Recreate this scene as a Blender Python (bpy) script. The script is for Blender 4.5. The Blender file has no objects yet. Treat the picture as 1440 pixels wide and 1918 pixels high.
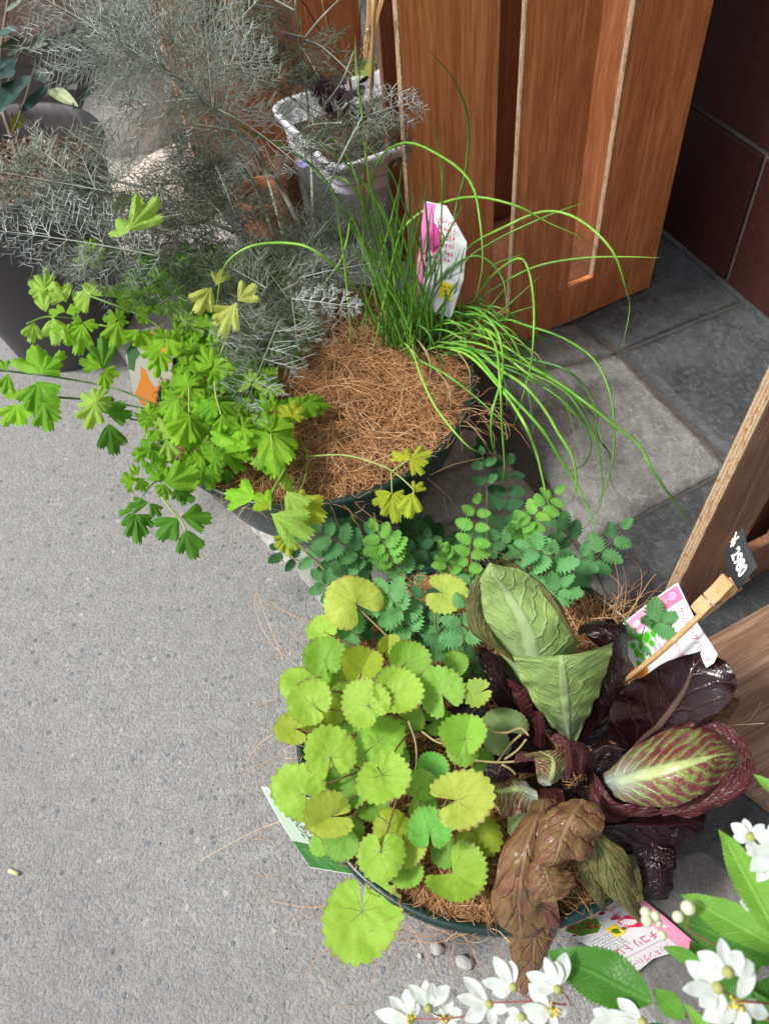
import bpy, bmesh, math, random
import numpy as np
from mathutils import Vector, Matrix, noise
rnd = random.Random(7)
SC = bpy.context.scene
COL = SC.collection
# ------------------------------------------------------------------ camera
F, CX, CY, H = 1440.0, 720.0, 959.0, 1.0          # focal length in photo pixels, photo centre, camera height
_n = np.array([148, -1124, -1440.0]); UPC = -_n/np.linalg.norm(_n)
_f = np.array([0, 0, -1.0]); _y = _f-UPC*_f.dot(UPC); _y /= np.linalg.norm(_y)
RM = np.array([np.cross(_y, UPC), _y, UPC])
cam_d = bpy.data.cameras.new('camera'); cam = bpy.data.objects.new('camera', cam_d); COL.objects.link(cam)
cam_d.sensor_fit = 'VERTICAL'; cam_d.sensor_height = 24; cam_d.lens = 24*F/1918
cam_d.clip_start = 0.02; cam_d.clip_end = 400
cam_d.dof.use_dof = True; cam_d.dof.focus_distance = 0.86; cam_d.dof.aperture_fstop = 5.5
M4 = Matrix([list(RM[0])+[0], list(RM[1])+[0], list(RM[2])+[H], [0, 0, 0, 1]])
cam.matrix_world = M4; SC.camera = cam
# ------------------------------------------------------------------ world, sun, exposure
SUN_EL, SUN_AZ = math.radians(54), math.radians(-100)     # azimuth measured from +Y towards +X
w = bpy.data.worlds.new('World'); SC.world = w; w.use_nodes = True
nt = w.node_tree; bg = nt.nodes['Background']
sky = nt.nodes.new('ShaderNodeTexSky'); sky.sky_type = 'NISHITA'; sky.sun_disc = False
sky.sun_elevation = SUN_EL; sky.sun_rotation = SUN_AZ; sky.air_density = 1.0; sky.dust_density = 3.0; sky.ozone_density = 1.0
hs = nt.nodes.new('ShaderNodeHueSaturation'); hs.inputs['Saturation'].default_value = 0.28
nt.links.new(sky.outputs[0], hs.inputs['Color']); nt.links.new(hs.outputs[0], bg.inputs['Color'])
bg.inputs['Strength'].default_value = 0.125
sun_d = bpy.data.lights.new('sun', 'SUN'); sun = bpy.data.objects.new('sun', sun_d); COL.objects.link(sun)
sun_d.energy = 2.5; sun_d.angle = math.radians(10); sun_d.color = (1.0, 0.965, 0.91)
sdir = Vector((math.sin(SUN_AZ)*math.cos(SUN_EL), math.cos(SUN_AZ)*math.cos(SUN_EL), math.sin(SUN_EL)))
sun.rotation_euler = sdir.to_track_quat('Z', 'Y').to_euler(); sun.location = (-2, 1, 3)
vs = SC.view_settings; vs.view_transform = 'Standard'; vs.look = 'None'; vs.gamma = 1; vs.use_curve_mapping = False
vs.exposure = 0.62
# ------------------------------------------------------------------ pixel -> place helpers
CAM = Vector((0, 0, H))
def ray(px, py):
    d = RM @ np.array([px-CX, -(py-CY), -F]); return Vector(d/np.linalg.norm(d))
def P(px, py, z=0.0):
    d = ray(px, py); return CAM+d*((z-H)/d.z)
def onplane(px, py, p0, n):
    d = ray(px, py); return CAM+d*((p0-CAM).dot(n)/d.dot(n))
A0, B0 = P(1215, 540, .03), P(950, 652, .03)
EB = (A0-B0); EB.z = 0; EB.normalize()               # along the crate front, towards the right
EN = Vector((-EB.y, EB.x, 0))                        # away from the camera, behind the crate front
def PC(px, py, z):                                   # same as P, but kept in front of the crate panel
    p = P(px, py, z)
    if (p-A0).dot(EB) > -.56 and (p-A0).dot(EN) > -.012:
        p = onplane(px, py, A0-EN*.012, EN)
    return p
# ------------------------------------------------------------------ object helpers
WM = {}
def setp(o, parent, M):
    WM[o.name] = M
    if parent is not None:
        o.parent = parent; o.matrix_parent_inverse = WM[parent.name].inverted()
    o.matrix_basis = M
def tag(o, label, cat, group=None, kind=None):
    if label: o['label'] = label
    if cat: o['category'] = cat
    if group: o['group'] = group
    if kind: o['kind'] = kind
    return o
def empty(name, loc, label, cat, group=None):
    o = bpy.data.objects.new(name, None); COL.objects.link(o); o.empty_display_size = .02
    setp(o, None, Matrix.Translation(Vector(loc))); return tag(o, label, cat, group)
def mkmesh(name, vs_, fs, uv=None, attrs=None, smooth=True):
    me = bpy.data.meshes.new(name); me.from_pydata([tuple(v) for v in vs_], [], [tuple(f) for f in fs])
    if smooth: me.polygons.foreach_set('use_smooth', [True]*len(me.polygons))
    if uv is not None:
        ul = me.uv_layers.new(name='uv'); li = np.zeros(len(me.loops), dtype=np.int32); me.loops.foreach_get('vertex_index', li)
        ul.data.foreach_set('uv', np.asarray(uv, dtype=np.float32)[li].ravel())
    for k, v in (attrs or {}).items():
        a = me.attributes.new(k, 'FLOAT', 'POINT'); a.data.foreach_set('value', np.asarray(v, dtype=np.float32))
    me.update(); return me
def link(name, me, mat, parent=None, M=None, color=None, kind=None):
    o = bpy.data.objects.new(name, me); COL.objects.link(o)
    if mat is not None and len(me.materials) == 0: me.materials.append(mat)
    setp(o, parent, M if M is not None else Matrix.Identity(4))
    if color is not None: o.color = (color[0], color[1], color[2], 1)
    if kind: o['kind'] = kind
    return o
def obj(name, vs_, fs, mat, parent=None, uv=None, attrs=None, smooth=True, color=None, kind=None):
    c = sum((Vector(v) for v in vs_), Vector())/len(vs_)
    me = mkmesh(name, [Vector(v)-c for v in vs_], fs, uv, attrs, smooth)
    return link(name, me, mat, parent, Matrix.Translation(c), color, kind)
class G:
    """collects geometry with per-vertex attribute rnd"""
    def __init__(s): s.v = []; s.f = []; s.a = []; s.uv = []
    def add(s, vs_, fs, a=0., uv=None):
        b = len(s.v); s.v += [tuple(v) for v in vs_]; s.f += [tuple(i+b for i in f) for f in fs]; s.a += [a]*len(vs_)
        s.uv += list(uv) if uv is not None else [(0, 0)]*len(vs_)
    def make(s, name, mat, parent=None, smooth=True, color=None, kind=None):
        return obj(name, s.v, s.f, mat, parent, s.uv, {'rnd': s.a}, smooth, color, kind)
def tube(g, pts, radii, n=6, a=0., cap=True):
    pts = [Vector(p) for p in pts]; m = len(pts); vs_ = []; fs = []; uv = []
    prev = None; L = 0
    for i, p in enumerate(pts):
        t = (pts[min(i+1, m-1)]-pts[max(i-1, 0)])
        t = t.normalized() if t.length > 1e-9 else Vector((0, 0, 1))
        if prev is None: s = t.orthogonal().normalized()
        else: s = (prev-t*prev.dot(t)); s = s.normalized() if s.length > 1e-6 else t.orthogonal().normalized()
        prev = s; b = t.cross(s)
        r = radii[i] if hasattr(radii, '__len__') else radii
        if i: L += (p-pts[i-1]).length
        for k in range(n):
            an = 2*math.pi*k/n; vs_.append(p+s*(r*math.cos(an))+b*(r*math.sin(an))); uv.append((k/n, L*20))
    for i in range(m-1):
        for k in range(n):
            fs.append((i*n+k, i*n+(k+1) % n, (i+1)*n+(k+1) % n, (i+1)*n+k))
    if cap: fs.append(tuple(range(n-1, -1, -1))); fs.append(tuple((m-1)*n+k for k in range(n)))
    g.add(vs_, fs, a, uv)
def fil(g, a, b, r, at=0.):                            # a single fine filament, three sided and tapering
    t = b-a
    if t.length < 1e-7: return
    s = t.orthogonal().normalized()*r; c = t.normalized().cross(s)
    v = [a+s, a-s*.5+c*.87, a-s*.5-c*.87, b]
    g.add(v, [(0, 1, 3), (1, 2, 3), (2, 0, 3)], at)
def smoothline(pts, n):
    """Catmull-Rom through pts, n samples"""
    pts = [Vector(p) for p in pts]; q = [pts[0]*2-pts[1]]+pts+[pts[-1]*2-pts[-2]]
    out = []; m = len(pts)-1
    for i in range(n):
        u = i/(n-1)*m; k = min(int(u), m-1); t = u-k
        p0, p1, p2, p3 = q[k], q[k+1], q[k+2], q[k+3]
        out.append(.5*((2*p1)+(p2-p0)*t+(2*p0-5*p1+4*p2-p3)*t*t+(3*p1-p0-3*p2+p3)*t*t*t))
    return out
def boxv(o, ex, ey, ez):
    v = [o, o+ex, o+ex+ey, o+ey, o+ez, o+ex+ez, o+ex+ey+ez, o+ey+ez]
    return v, [(3, 2, 1, 0), (4, 5, 6, 7), (0, 1, 5, 4), (1, 2, 6, 5), (2, 3, 7, 6), (3, 0, 4, 7)]
def bevbox(name, o, ex, ey, ez, mat, parent=None, bev=.002, color=None, uvs=True):
    v, f = boxv(Vector(o), Vector(ex), Vector(ey), Vector(ez)); c = sum(v, Vector())/8
    bm = bmesh.new(); bv = [bm.verts.new(p-c) for p in v]
    for q in f: bm.faces.new([bv[i] for i in q])
    bmesh.ops.recalc_face_normals(bm, faces=bm.faces)
    if bev: bmesh.ops.bevel(bm, geom=bm.edges[:], offset=bev, segments=2, affect='EDGES', profile=.6)
    me = bpy.data.meshes.new(name); bm.to_mesh(me); bm.free()
    return link(name, me, mat, parent, Matrix.Translation(c), color)
def lathe(prof, c, n=72, wob=0.):
    vs_ = []; fs = []
    for (r, z) in prof:
        for k in range(n):
            a = 2*math.pi*k/n; rr = r*(1+wob*math.sin(3*a+1)+wob*.6*math.sin(5*a)); vs_.append((c[0]+rr*math.cos(a), c[1]+rr*math.sin(a), z))
    for i in range(len(prof)-1):
        for k in range(n): fs.append((i*n+k, i*n+(k+1) % n, (i+1)*n+(k+1) % n, (i+1)*n+k))
    return vs_, fs
# ------------------------------------------------------------------ material helpers
class NT:
    def __init__(s, name, tr=False):
        s.m = bpy.data.materials.new(name); s.m.use_nodes = True; s.t = s.m.node_tree; s.b = s.t.nodes['Principled BSDF']
    def n(s, typ, ins=None, **kw):
        x = s.t.nodes.new('ShaderNode'+typ)
        for k, v in kw.items(): setattr(x, k, v)
        for k, v in (ins or {}).items():
            if hasattr(v, 'is_output') or isinstance(v, bpy.types.NodeSocket): s.t.links.new(v, x.inputs[k])
            else: x.inputs[k].default_value = v
        return x
    def m_(s, op, a, b=0., c=None, clamp=False):
        ins = {0: a, 1: b}
        if c is not None: ins[2] = c
        return s.n('Math', ins, operation=op, use_clamp=clamp).outputs[0]
    def mix(s, f, a, b, bt='MIX'):
        x = s.n('Mix', data_type='RGBA', blend_type=bt)
        for k, v in ((0, f), (6, a), (7, b)):
            if isinstance(v, bpy.types.NodeSocket): s.t.links.new(v, x.inputs[k])
            else: x.inputs[k].default_value = (tuple(v)+(1,) if hasattr(v, '__len__') and len(v) == 3 else v)
        return x.outputs[2]
    def noise(s, vec, scale, detail=4., rough=.55, dist=0., out=0):
        return s.n('TexNoise', {'Vector': vec, 'Scale': scale, 'Detail': detail, 'Roughness': rough, 'Distortion': dist}).outputs[out]
    def vor(s, vec, scale, feature='F1', out='Distance', rand=1.):
        return s.n('TexVoronoi', {'Vector': vec, 'Scale': scale, 'Randomness': rand}, feature=feature).outputs[out]
    def ramp(s, fac, stops, interp='LINEAR'):
        x = s.n('ValToRGB', {'Fac': fac}); cr = x.color_ramp; cr.interpolation = interp
        while len(cr.elements) < len(stops): cr.elements.new(.5)
        for e, (p, c) in zip(cr.elements, stops):
            e.position = p; e.color = (c, c, c, 1) if not hasattr(c, '__len__') else tuple(c)+(1,)
        return x.outputs[0]
    def rng(s, v, a, b, c=0., d=1., smooth=True):
        return s.n('MapRange', {'Value': v, 'From Min': a, 'From Max': b, 'To Min': c, 'To Max': d}, interpolation_type='SMOOTHSTEP' if smooth else 'LINEAR').outputs[0]
    def scale(s, vec, x, y, z):
        return s.n('Mapping', {'Vector': vec, 'Scale': (x, y, z)}).outputs[0]
    def obj(s): return s.n('TexCoord').outputs['Object']
    def pos(s): return s.n('NewGeometry').outputs['Position']
    def bump(s, h, strength=.3, dist=.001, nrm=None):
        ins = {'Height': h, 'Strength': strength, 'Distance': dist}
        if nrm is not None: ins['Normal'] = nrm
        return s.n('Bump', ins).outputs[0]
    def set(s, **kw):
        for k, v in kw.items():
            k = k.replace('_', ' ')
            if isinstance(v, bpy.types.NodeSocket): s.t.links.new(v, s.b.inputs[k])
            else: s.b.inputs[k].default_value = (tuple(v)+(1,) if hasattr(v, '__len__') and len(v) == 3 else v)
        return s
    def translucent(s, fac, col, nrm=None):
        tr = s.n('BsdfTranslucent'); s.t.links.new(col, tr.inputs['Color'])
        if nrm is not None: s.t.links.new(nrm, tr.inputs['Normal'])
        mx = s.n('MixShader', {0: fac}); s.t.links.new(s.b.outputs[0], mx.inputs[1]); s.t.links.new(tr.outputs[0], mx.inputs[2])
        s.t.links.new(mx.outputs[0], s.t.nodes['Material Output'].inputs['Surface'])
def plain(name, col, rough=.5, metal=0., noise_amt=.15, scale=80, bump=0.):
    k = NT(name); o = k.obj(); n = k.noise(o, scale, 5)
    k.set(Base_Color=k.mix(n, [c*(1-noise_amt) for c in col], [min(1, c*(1+noise_amt)) for c in col]), Roughness=rough, Metallic=metal)
    if bump: k.set(Normal=k.bump(n, bump, .002))
    return k.m

# asphalt
def m_asphalt():
    k = NT('worn_asphalt'); p = k.pos()
    pw = k.n('VectorMath', {0: p, 1: k.n('VectorMath', {0: k.noise(p, 220, 2, .5, 0., 1), 3: .0030}, operation='SCALE').outputs[0]}, operation='ADD').outputs[0]
    v1 = k.n('TexVoronoi', {'Vector': pw, 'Scale': 330.0}); c1 = k.n('SeparateColor', {'Color': v1.outputs['Color']}).outputs[0]
    v2 = k.n('TexVoronoi', {'Vector': pw, 'Scale': 105.0}); c2 = k.n('SeparateColor', {'Color': v2.outputs['Color']})
    big = k.noise(p, 5, 4); mid = k.noise(p, 45, 5, .6); fine = k.noise(p, 620, 4, .75); med = k.noise(p, 190, 4, .65)
    base = k.mix(c1, (.19, .188, .19), (.43, .42, .405))
    base = k.mix(k.rng(fine, .30, .72, 0, .75), base, (.43, .42, .405))
    base = k.mix(k.rng(fine, .47, .30, 0, .6), base, (.10, .10, .105))
    stone = k.m_('MULTIPLY', k.m_('GREATER_THAN', c2.outputs[0], .84), k.rng(v2.outputs['Distance'], .46, .30))
    scol = k.ramp(c2.outputs[1], [(0, (.09, .10, .125)), (.3, (.17, .20, .25)), (.55, (.30, .33, .38)), (.8, (.40, .33, .27)), (.95, (.58, .56, .52))])
    base = k.mix(k.m_('MULTIPLY', stone, .8), base, scol)
    base = k.mix(k.rng(mid, .3, .75, 0, .4), base, (.20, .197, .193))
    pit = k.rng(med, .40, .30)
    base = k.mix(k.m_('MULTIPLY', pit, .7), base, (.06, .06, .065))
    base = k.mix(k.rng(big, .3, .7, 0, .25), base, (.30, .292, .28))
    base = k.mix(k.rng(k.noise(p, 3.2, 5, .7), .58, .70, 0, .25), base, (.34, .28, .21))
    base = k.mix(k.rng(k.noise(p, 1.9, 6, .6, .6), .50, .72, 0, .35), base, (.17, .168, .168)); base = k.mix(k.rng(k.noise(p, 11, 6, .75, .8), .62, .70, 0, .28), base, (.13, .13, .13))
    base = k.mix(1., base, (.90, .91, .925), 'MULTIPLY')
    h = k.m_('ADD', k.m_('MULTIPLY', v1.outputs['Distance'], -.6), k.m_('ADD', k.m_('MULTIPLY', med, 1.6), k.m_('MULTIPLY', fine, .7)))
    h = k.m_('ADD', h, k.m_('MULTIPLY', stone, .35))
    k.set(Base_Color=base, Roughness=.9, Normal=k.bump(h, .9, .0022)); return k.m
def m_stone(name, ca, cb, cc, sc=9., rough=.6, bump=.5, light=0.):
    k = NT(name); p = k.pos(); oi = k.n('ObjectInfo')
    pp = k.n('VectorMath', {0: p, 1: oi.outputs['Random']}, operation='ADD').outputs[0]
    n1 = k.noise(pp, sc*1.6, 8, .72, .9); n2 = k.noise(pp, sc*13, 8, .75, .4); n3 = k.noise(pp, 420, 4, .7)
    c = k.mix(k.rng(n1, .34, .64), ca, cb); c = k.mix(k.rng(n2, .48, .66, 0, .8), c, cc); c = k.mix(k.rng(n3, .50, .36, 0, .35), c, [x*.5 for x in ca])
    wv_ = k.noise(k.scale(pp, 1., .35, 1.), sc*4, 7, .7, 2.2); c = k.mix(k.rng(wv_, .52, .60, 0, .35), c, cc)
    c = k.mix(k.rng(k.noise(pp, 700, 2), .68, .74, 0, .5), c, (.42, .42, .40))
    c = k.mix(k.n('Math', {0: k.rng(k.noise(pp, 22, 6, .7, 1.5), .58, .66), 1: .35}, operation='MULTIPLY').outputs[0], c, [x*.45 for x in ca])
    tint = k.n('ObjectInfo').outputs['Color']; c = k.mix(1., c, tint, 'MULTIPLY')
    h = k.m_('ADD', k.m_('MULTIPLY', n1, 1.5), k.m_('ADD', k.m_('MULTIPLY', n2, .8), k.m_('MULTIPLY', n3, .25)))
    k.set(Base_Color=c, Roughness=k.rng(n2, .3, .7, rough-.12, rough+.12), Normal=k.bump(h, bump, .004)); return k.m
def m_wood(name, ca, cb, cd, rough=.45, along=(EB, Vector((0, 0, 1))), coat=.0, dirty=0., ringy=1., gs=1.0):
    """grain runs along the second axis given"""
    k = NT(name); p = k.pos(); oi = k.n('ObjectInfo')
    u = k.n('VectorMath', {0: p, 1: tuple(along[0])}, operation='DOT_PRODUCT').outputs['Value']
    v = k.n('VectorMath', {0: p, 1: tuple(along[1])}, operation='DOT_PRODUCT').outputs['Value']
    wv = along[0].cross(along[1]); q = k.n('VectorMath', {0: p, 1: tuple(wv)}, operation='DOT_PRODUCT').outputs['Value']
    rr = k.m_('MULTIPLY', oi.outputs['Random'], 37.)
    vec = k.n('CombineXYZ', {0: k.m_('ADD', u, rr), 1: k.m_('MULTIPLY', v, .10), 2: k.m_('ADD', q, rr)}).outputs[0]
    warp = k.noise(k.scale(vec, 7, 22, 7), 1., 3, .5, .3)
    rings = k.m_('SINE', k.m_('MULTIPLY', k.m_('ADD', k.m_('MULTIPLY', u, .45), k.m_('MULTIPLY', warp, .22)), 210*ringy))
    rings = k.rng(rings, -.2, 1.)
    fine = k.noise(k.scale(vec, 420, 130, 420), gs, 4, .6)
    pore = k.noise(k.scale(vec, 900, 160, 900), gs, 2, .5)
    blot = k.noise(k.scale(vec, 12, 45, 12), 1., 4, .6)
    c = k.mix(k.rng(blot, .3, .7), ca, cb)
    c = k.mix(k.m_('MULTIPLY', rings, .34), c, cd)
    c = k.mix(k.rng(fine, .42, .68, 0, .75), c, cd)
    c = k.mix(k.rng(pore, .62, .70, 0, .55), c, [x*.45 for x in cd])
    strk = k.noise(k.scale(vec, 95, 26, 95), 1., 5, .65)
    c = k.mix(k.rng(strk, .48, .70, 0, .5), c, cd); c = k.mix(k.rng(strk, .48, .30, 0, .55), c, [min(1, x*1.35) for x in ca])
    vk = k.n('TexVoronoi', {'Vector': k.n('CombineXYZ', {0: k.m_('ADD', u, rr), 1: k.m_('MULTIPLY', v, .55), 2: 0.}).outputs[0], 'Scale': 9.0})
    kn = k.rng(vk.outputs['Distance'], .10, .04)
    c = k.mix(k.m_('MULTIPLY', kn, .8), c, [x*.35 for x in cd])
    h = k.m_('ADD', k.m_('MULTIPLY', fine, .6), k.m_('MULTIPLY', pore, -.6))
    k.set(Base_Color=c, Roughness=k.rng(blot, .3, .7, rough-.08, rough+.1), Normal=k.bump(h, .35, .0008), Coat_Weight=coat, Coat_Roughness=.25)
    return k.m
ZU = Vector((0, 0, 1))
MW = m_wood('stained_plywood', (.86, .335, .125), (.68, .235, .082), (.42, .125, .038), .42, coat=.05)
MWD = m_wood('recess_shade_plywood', (.20, .09, .045), (.15, .06, .03), (.08, .035, .02), .40, coat=.1)  # crate insides: shade of the recess put into a darker plywood colour
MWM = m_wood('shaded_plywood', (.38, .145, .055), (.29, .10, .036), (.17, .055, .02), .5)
MWG = m_wood('greyed_plywood', (.42, .22, .125), (.29, .12, .06), (.16, .065, .036), .28, coat=.35)
MWF = m_wood('flat_step_wood', (.34, .23, .155), (.24, .13, .075), (.14, .07, .04), .5, (EN, EB), ringy=.6)
def m_ply():
    k = NT('raw_plywood_edge'); p = k.pos(); q = k.n('VectorMath', {0: p, 1: tuple(EN)}, operation='DOT_PRODUCT').outputs['Value']
    z = k.n('SeparateXYZ', {0: p}).outputs[2]
    vec = k.n('CombineXYZ', {0: k.m_('MULTIPLY', q, 3.), 1: k.m_('MULTIPLY', z, 1.), 2: 0.}).outputs[0]
    lay = k.m_('SINE', k.m_('MULTIPLY', q, 1500.)); n = k.noise(vec, 260, 5, .7); n2 = k.noise(vec, 60, 4)
    c = k.mix(k.rng(lay, -.3, .5), (.56, .40, .25), (.34, .19, .10)); c = k.mix(k.rng(n, .45, .6), c, (.58, .42, .27)); c = k.mix(k.rng(n2, .50, .66, 0, .85), c, (.34, .15, .06))
    k.set(Base_Color=c, Roughness=.8, Normal=k.bump(n, .9, .002)); return k.m
MPLY = m_ply()
MASPH = m_asphalt()
MSLATE = m_stone('riven_slate', (.036, .040, .046), (.072, .077, .083), (.13, .132, .13), 8, .55, .65)
MKERB = m_stone('worn_kerb_stone', (.24, .235, .225), (.34, .33, .315), (.48, .47, .46), 11, .8, .7)
MMORT = m_stone('old_mortar', (.10, .092, .08), (.16, .145, .125), (.05, .045, .04), 30, .9, 1.)
MTILE = m_stone('maroon_wall_tile', (.065, .016, .013), (.048, .013, .011), (.075, .023, .018), 14, .5, .18)
MGROUT = m_stone('grey_grout', (.17, .165, .16), (.22, .21, .20), (.13, .13, .12), 40, .9, .5)
MROCK = m_stone('pale_granite', (.62, .59, .56), (.80, .77, .74), (.44, .41, .39), 10, .85, 1.)
MPEB = m_stone('pale_pebble', (.74, .72, .69), (.82, .80, .78), (.62, .60, .58), 60, .85, 1.)
def m_plastic(name, col, rough, dust):
    k = NT(name); p = k.obj(); n = k.noise(p, 9, 6, .7); n2 = k.noise(p, 140, 4, .7); f = k.m_('MULTIPLY', k.rng(n, .42, .75), k.rng(n2, .3, .8))
    k.set(Base_Color=k.mix(k.m_('MULTIPLY', f, dust), col, (.30, .28, .25)), Roughness=k.rng(n, .3, .7, rough-.07, rough+.12), Normal=k.bump(n2, .08, .0008)); return k.m
MBOWL = m_plastic('dark_green_plastic', (.006, .028, .026), .30, .12)
MPOT = m_plastic('charcoal_plastic', (.055, .047, .052), .50, .25)
MWPOT = m_plastic('white_plastic', (.60, .61, .67), .55, .06)
MTERRA = m_plastic('terracotta', (.45, .17, .07), .75, .2)
def m_soil():
    k = NT('potting_soil'); p = k.pos(); v = k.n('TexVoronoi', {'Vector': p, 'Scale': 170.0}); c = k.n('SeparateColor', {'Color': v.outputs['Color']}).outputs[0]
    n = k.noise(p, 90, 6, .7)
    col = k.ramp(c, [(0, (.012, .008, .006)), (.5, (.045, .025, .018)), (.8, (.09, .05, .032)), (1, (.16, .10, .07))])
    k.set(Base_Color=col, Roughness=.95, Normal=k.bump(k.m_('ADD', n, k.m_('MULTIPLY', v.outputs['Distance'], -.8)), 1., .004)); return k.m
MSOIL = m_soil()
def m_attr(name, stops, rough=.7, tr=0., noise_s=0.):
    k = NT(name); a = k.n('Attribute', attribute_name='rnd').outputs['Fac']; c = k.ramp(a, stops)
    if noise_s: c = k.mix(k.rng(k.noise(k.obj(), noise_s, 4), .3, .7, 0, .5), c, k.mix(1., c, (.5, .5, .5), 'MULTIPLY'))
    k.set(Base_Color=c, Roughness=rough)
    if tr: k.translucent(tr, c)
    return k.m
MCOIR = m_attr('coconut_fibre', [(0, (.10, .042, .018)), (.35, (.34, .155, .06)), (.7, (.58, .31, .135)), (.92, (.76, .50, .26)), (1, (.78, .62, .42))], .62)
MCOIRB = m_attr('coconut_fibre_bed', [(0, (.05, .025, .013)), (1, (.20, .10, .045))], .9, 0., 250.)
MFEN = m_attr('fennel_thread', [(0, (.075, .092, .05)), (.35, (.20, .225, .165)), (.7, (.38, .42, .375)), (1, (.64, .70, .71))], .5, .25)
MFENS = m_attr('fennel_stem', [(0, (.22, .27, .21)), (1, (.36, .40, .34))], .5)
MGRAN = m_attr('pumice_grain', [(0, (.02, .015, .012)), (.45, (.10, .05, .03)), (.6, (.38, .17, .07)), (.8, (.30, .20, .14)), (1, (.62, .60, .57))], .9)
def m_stem(name, rough=.45):
    k = NT(name); c = k.n('ObjectInfo').outputs['Color']; n = k.noise(k.obj(), 90, 4)
    c2 = k.mix(k.rng(n, .3, .7), c, k.mix(1., c, (.72, .76, .7), 'MULTIPLY'))
    k.set(Base_Color=c2, Roughness=rough); k.translucent(.12, c2); return k.m
MSTEM = m_stem('plant_stem')
def m_leaf(name, mode, n1=7, n2=21, vw=.010, vein=(1.35, 1.3, 1.4), veinamt=.6, purple=0., spots=0., edge=0., rough=.45, tr=.32, bump=.5, sub=.0):
    k = NT(name); oi = k.n('ObjectInfo'); c = oi.outputs['Color']
    uv = k.n('SeparateXYZ', {0: k.n('UVMap', uv_map='uv').outputs[0]}); x = k.m_('SUBTRACT', uv.outputs[0], .5); y = uv.outputs[1]
    o = k.n('VectorMath', {0: k.n('CombineXYZ', {0: x, 1: y, 2: 0.}).outputs[0], 1: k.m_('MULTIPLY', oi.outputs['Random'], 51.)}, operation='ADD').outputs[0]
    if mode == 'radial':
        yy = k.m_('SUBTRACT', y, .36) if name.startswith('pennywort') else y
        ang = k.m_('ARCTAN2', x, yy); r = k.m_('SQRT', k.m_('ADD', k.m_('MULTIPLY', x, x), k.m_('MULTIPLY', yy, yy)))
        angw = k.m_('ADD', ang, k.m_('MULTIPLY', k.m_('SUBTRACT', k.noise(o, 5, 3), .5), .9))
        span = 2*math.pi if name.startswith('pennywort') else math.pi
        def line(nn, w_):
            f = k.m_('ABSOLUTE', k.m_('SUBTRACT', k.m_('FRACT', k.m_('ADD', k.m_('MULTIPLY', angw, nn/span), 60.5)), .5))
            return k.rng(k.m_('MULTIPLY', k.m_('MULTIPLY', f, span/nn), r), w_, w_*.25)
        v1 = line(n1, vw); v2 = k.m_('MULTIPLY', line(n2, vw*.6), k.rng(r, .14, .30, 0, .4 if name.startswith('penny') else 1.)); rad = r
    else:
        ax = k.m_('ABSOLUTE', x); v1 = k.m_('MULTIPLY', k.rng(ax, vw*1.6, vw*.6), k.rng(y, 1., .8))
        t = k.m_('SUBTRACT', y, k.m_('MULTIPLY', k.m_('POWER', ax, .85), .75 if n2 else .7))
        t = k.m_('ADD', t, k.m_('MULTIPLY', k.m_('SUBTRACT', k.noise(o, 5, 2), .5), .05))
        f = k.m_('ABSOLUTE', k.m_('SUBTRACT', k.m_('FRACT', k.m_('ADD', k.m_('MULTIPLY', t, float(n1)), 20.5)), .5))
        v2 = k.m_('MULTIPLY', k.rng(k.m_('MULTIPLY', f, 1./n1), vw*.9, vw*.2), .75); rad = ax
    vv = k.m_('MAXIMUM', v1, v2)
    fv = k.vor(o, 26, 'DISTANCE_TO_EDGE'); retic = k.rng(fv, .09, .0)
    nb = k.noise(o, 3.5, 4, .6); nf = k.noise(o, 40, 4, .6)
    col = k.mix(k.rng(nb, .3, .7, 0, .55), c, k.mix(1., c, (.72, .84, .70), 'MULTIPLY'))
    col = k.mix(k.rng(nf, .35, .75, 0, .28), col, k.mix(1., c, (1.25, 1.15, 1.3), 'MULTIPLY'))
    col = k.mix(k.m_('MULTIPLY', retic, .18), col, k.mix(1., c, vein, 'MULTIPLY'))
    col = k.mix(k.m_('MULTIPLY', vv, veinamt), col, k.mix(1., c, vein, 'MULTIPLY'))
    if purple:
        pm = k.m_('MULTIPLY', k.m_('MULTIPLY', vv, k.rng(rad, .30, .04)), k.rng(k.noise(o, 2.5, 2), .40, .62, .15, purple))
        col = k.mix(pm, col, (.13, .055, .07))
    if edge:
        ea = k.n('Attribute', attribute_name='edge').outputs['Fac']
        em = k.m_('MULTIPLY', k.rng(ea, .86, 1.), k.rng(k.noise(o, 4, 3), .42, .62, 0., edge)); col = k.mix(em, col, (.23, .11, .07))
    if spots:
        sm = k.rng(k.noise(o, 45, 2, .5), .67, .72, 0, spots); col = k.mix(sm, col, (.06, .05, .015))
        s2 = k.m_('MULTIPLY', k.rng(k.noise(o, 7, 5, .7, 1.), .60, .70), spots*.55); col = k.mix(s2, col, (.20, .17, .03))
    h = k.m_('ADD', k.m_('MULTIPLY', vv, -.8), k.m_('ADD', k.m_('MULTIPLY', nf, .35), k.m_('MULTIPLY', k.m_('SUBTRACT', 1., retic), .35)))
    nr = k.bump(h, bump, .0012)
    k.set(Base_Color=col, Roughness=rough, Normal=nr); k.b.inputs['Specular IOR Level'].default_value = .35
    k.translucent(tr, k.mix(1., col, (1.25, 1.25, .6), 'MULTIPLY'), nr); return k.m
MPENNY = m_leaf('pennywort_leaf', 'radial', 7, 21, .007, (.84, .85, .85), .4, .95, 1., .8, .52, .34, .4)
MPARS = m_leaf('parsley_leaf', 'radial', 9, 27, .016, (1.7, 1.45, 1.8), .65, rough=.38, tr=.40, bump=.9)
MBURN = m_leaf('burnet_leaf', 'pinnate', 8, 1, .016, (1.5, 1.35, 1.4), .4, rough=.62, tr=.26, bump=.7)
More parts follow.
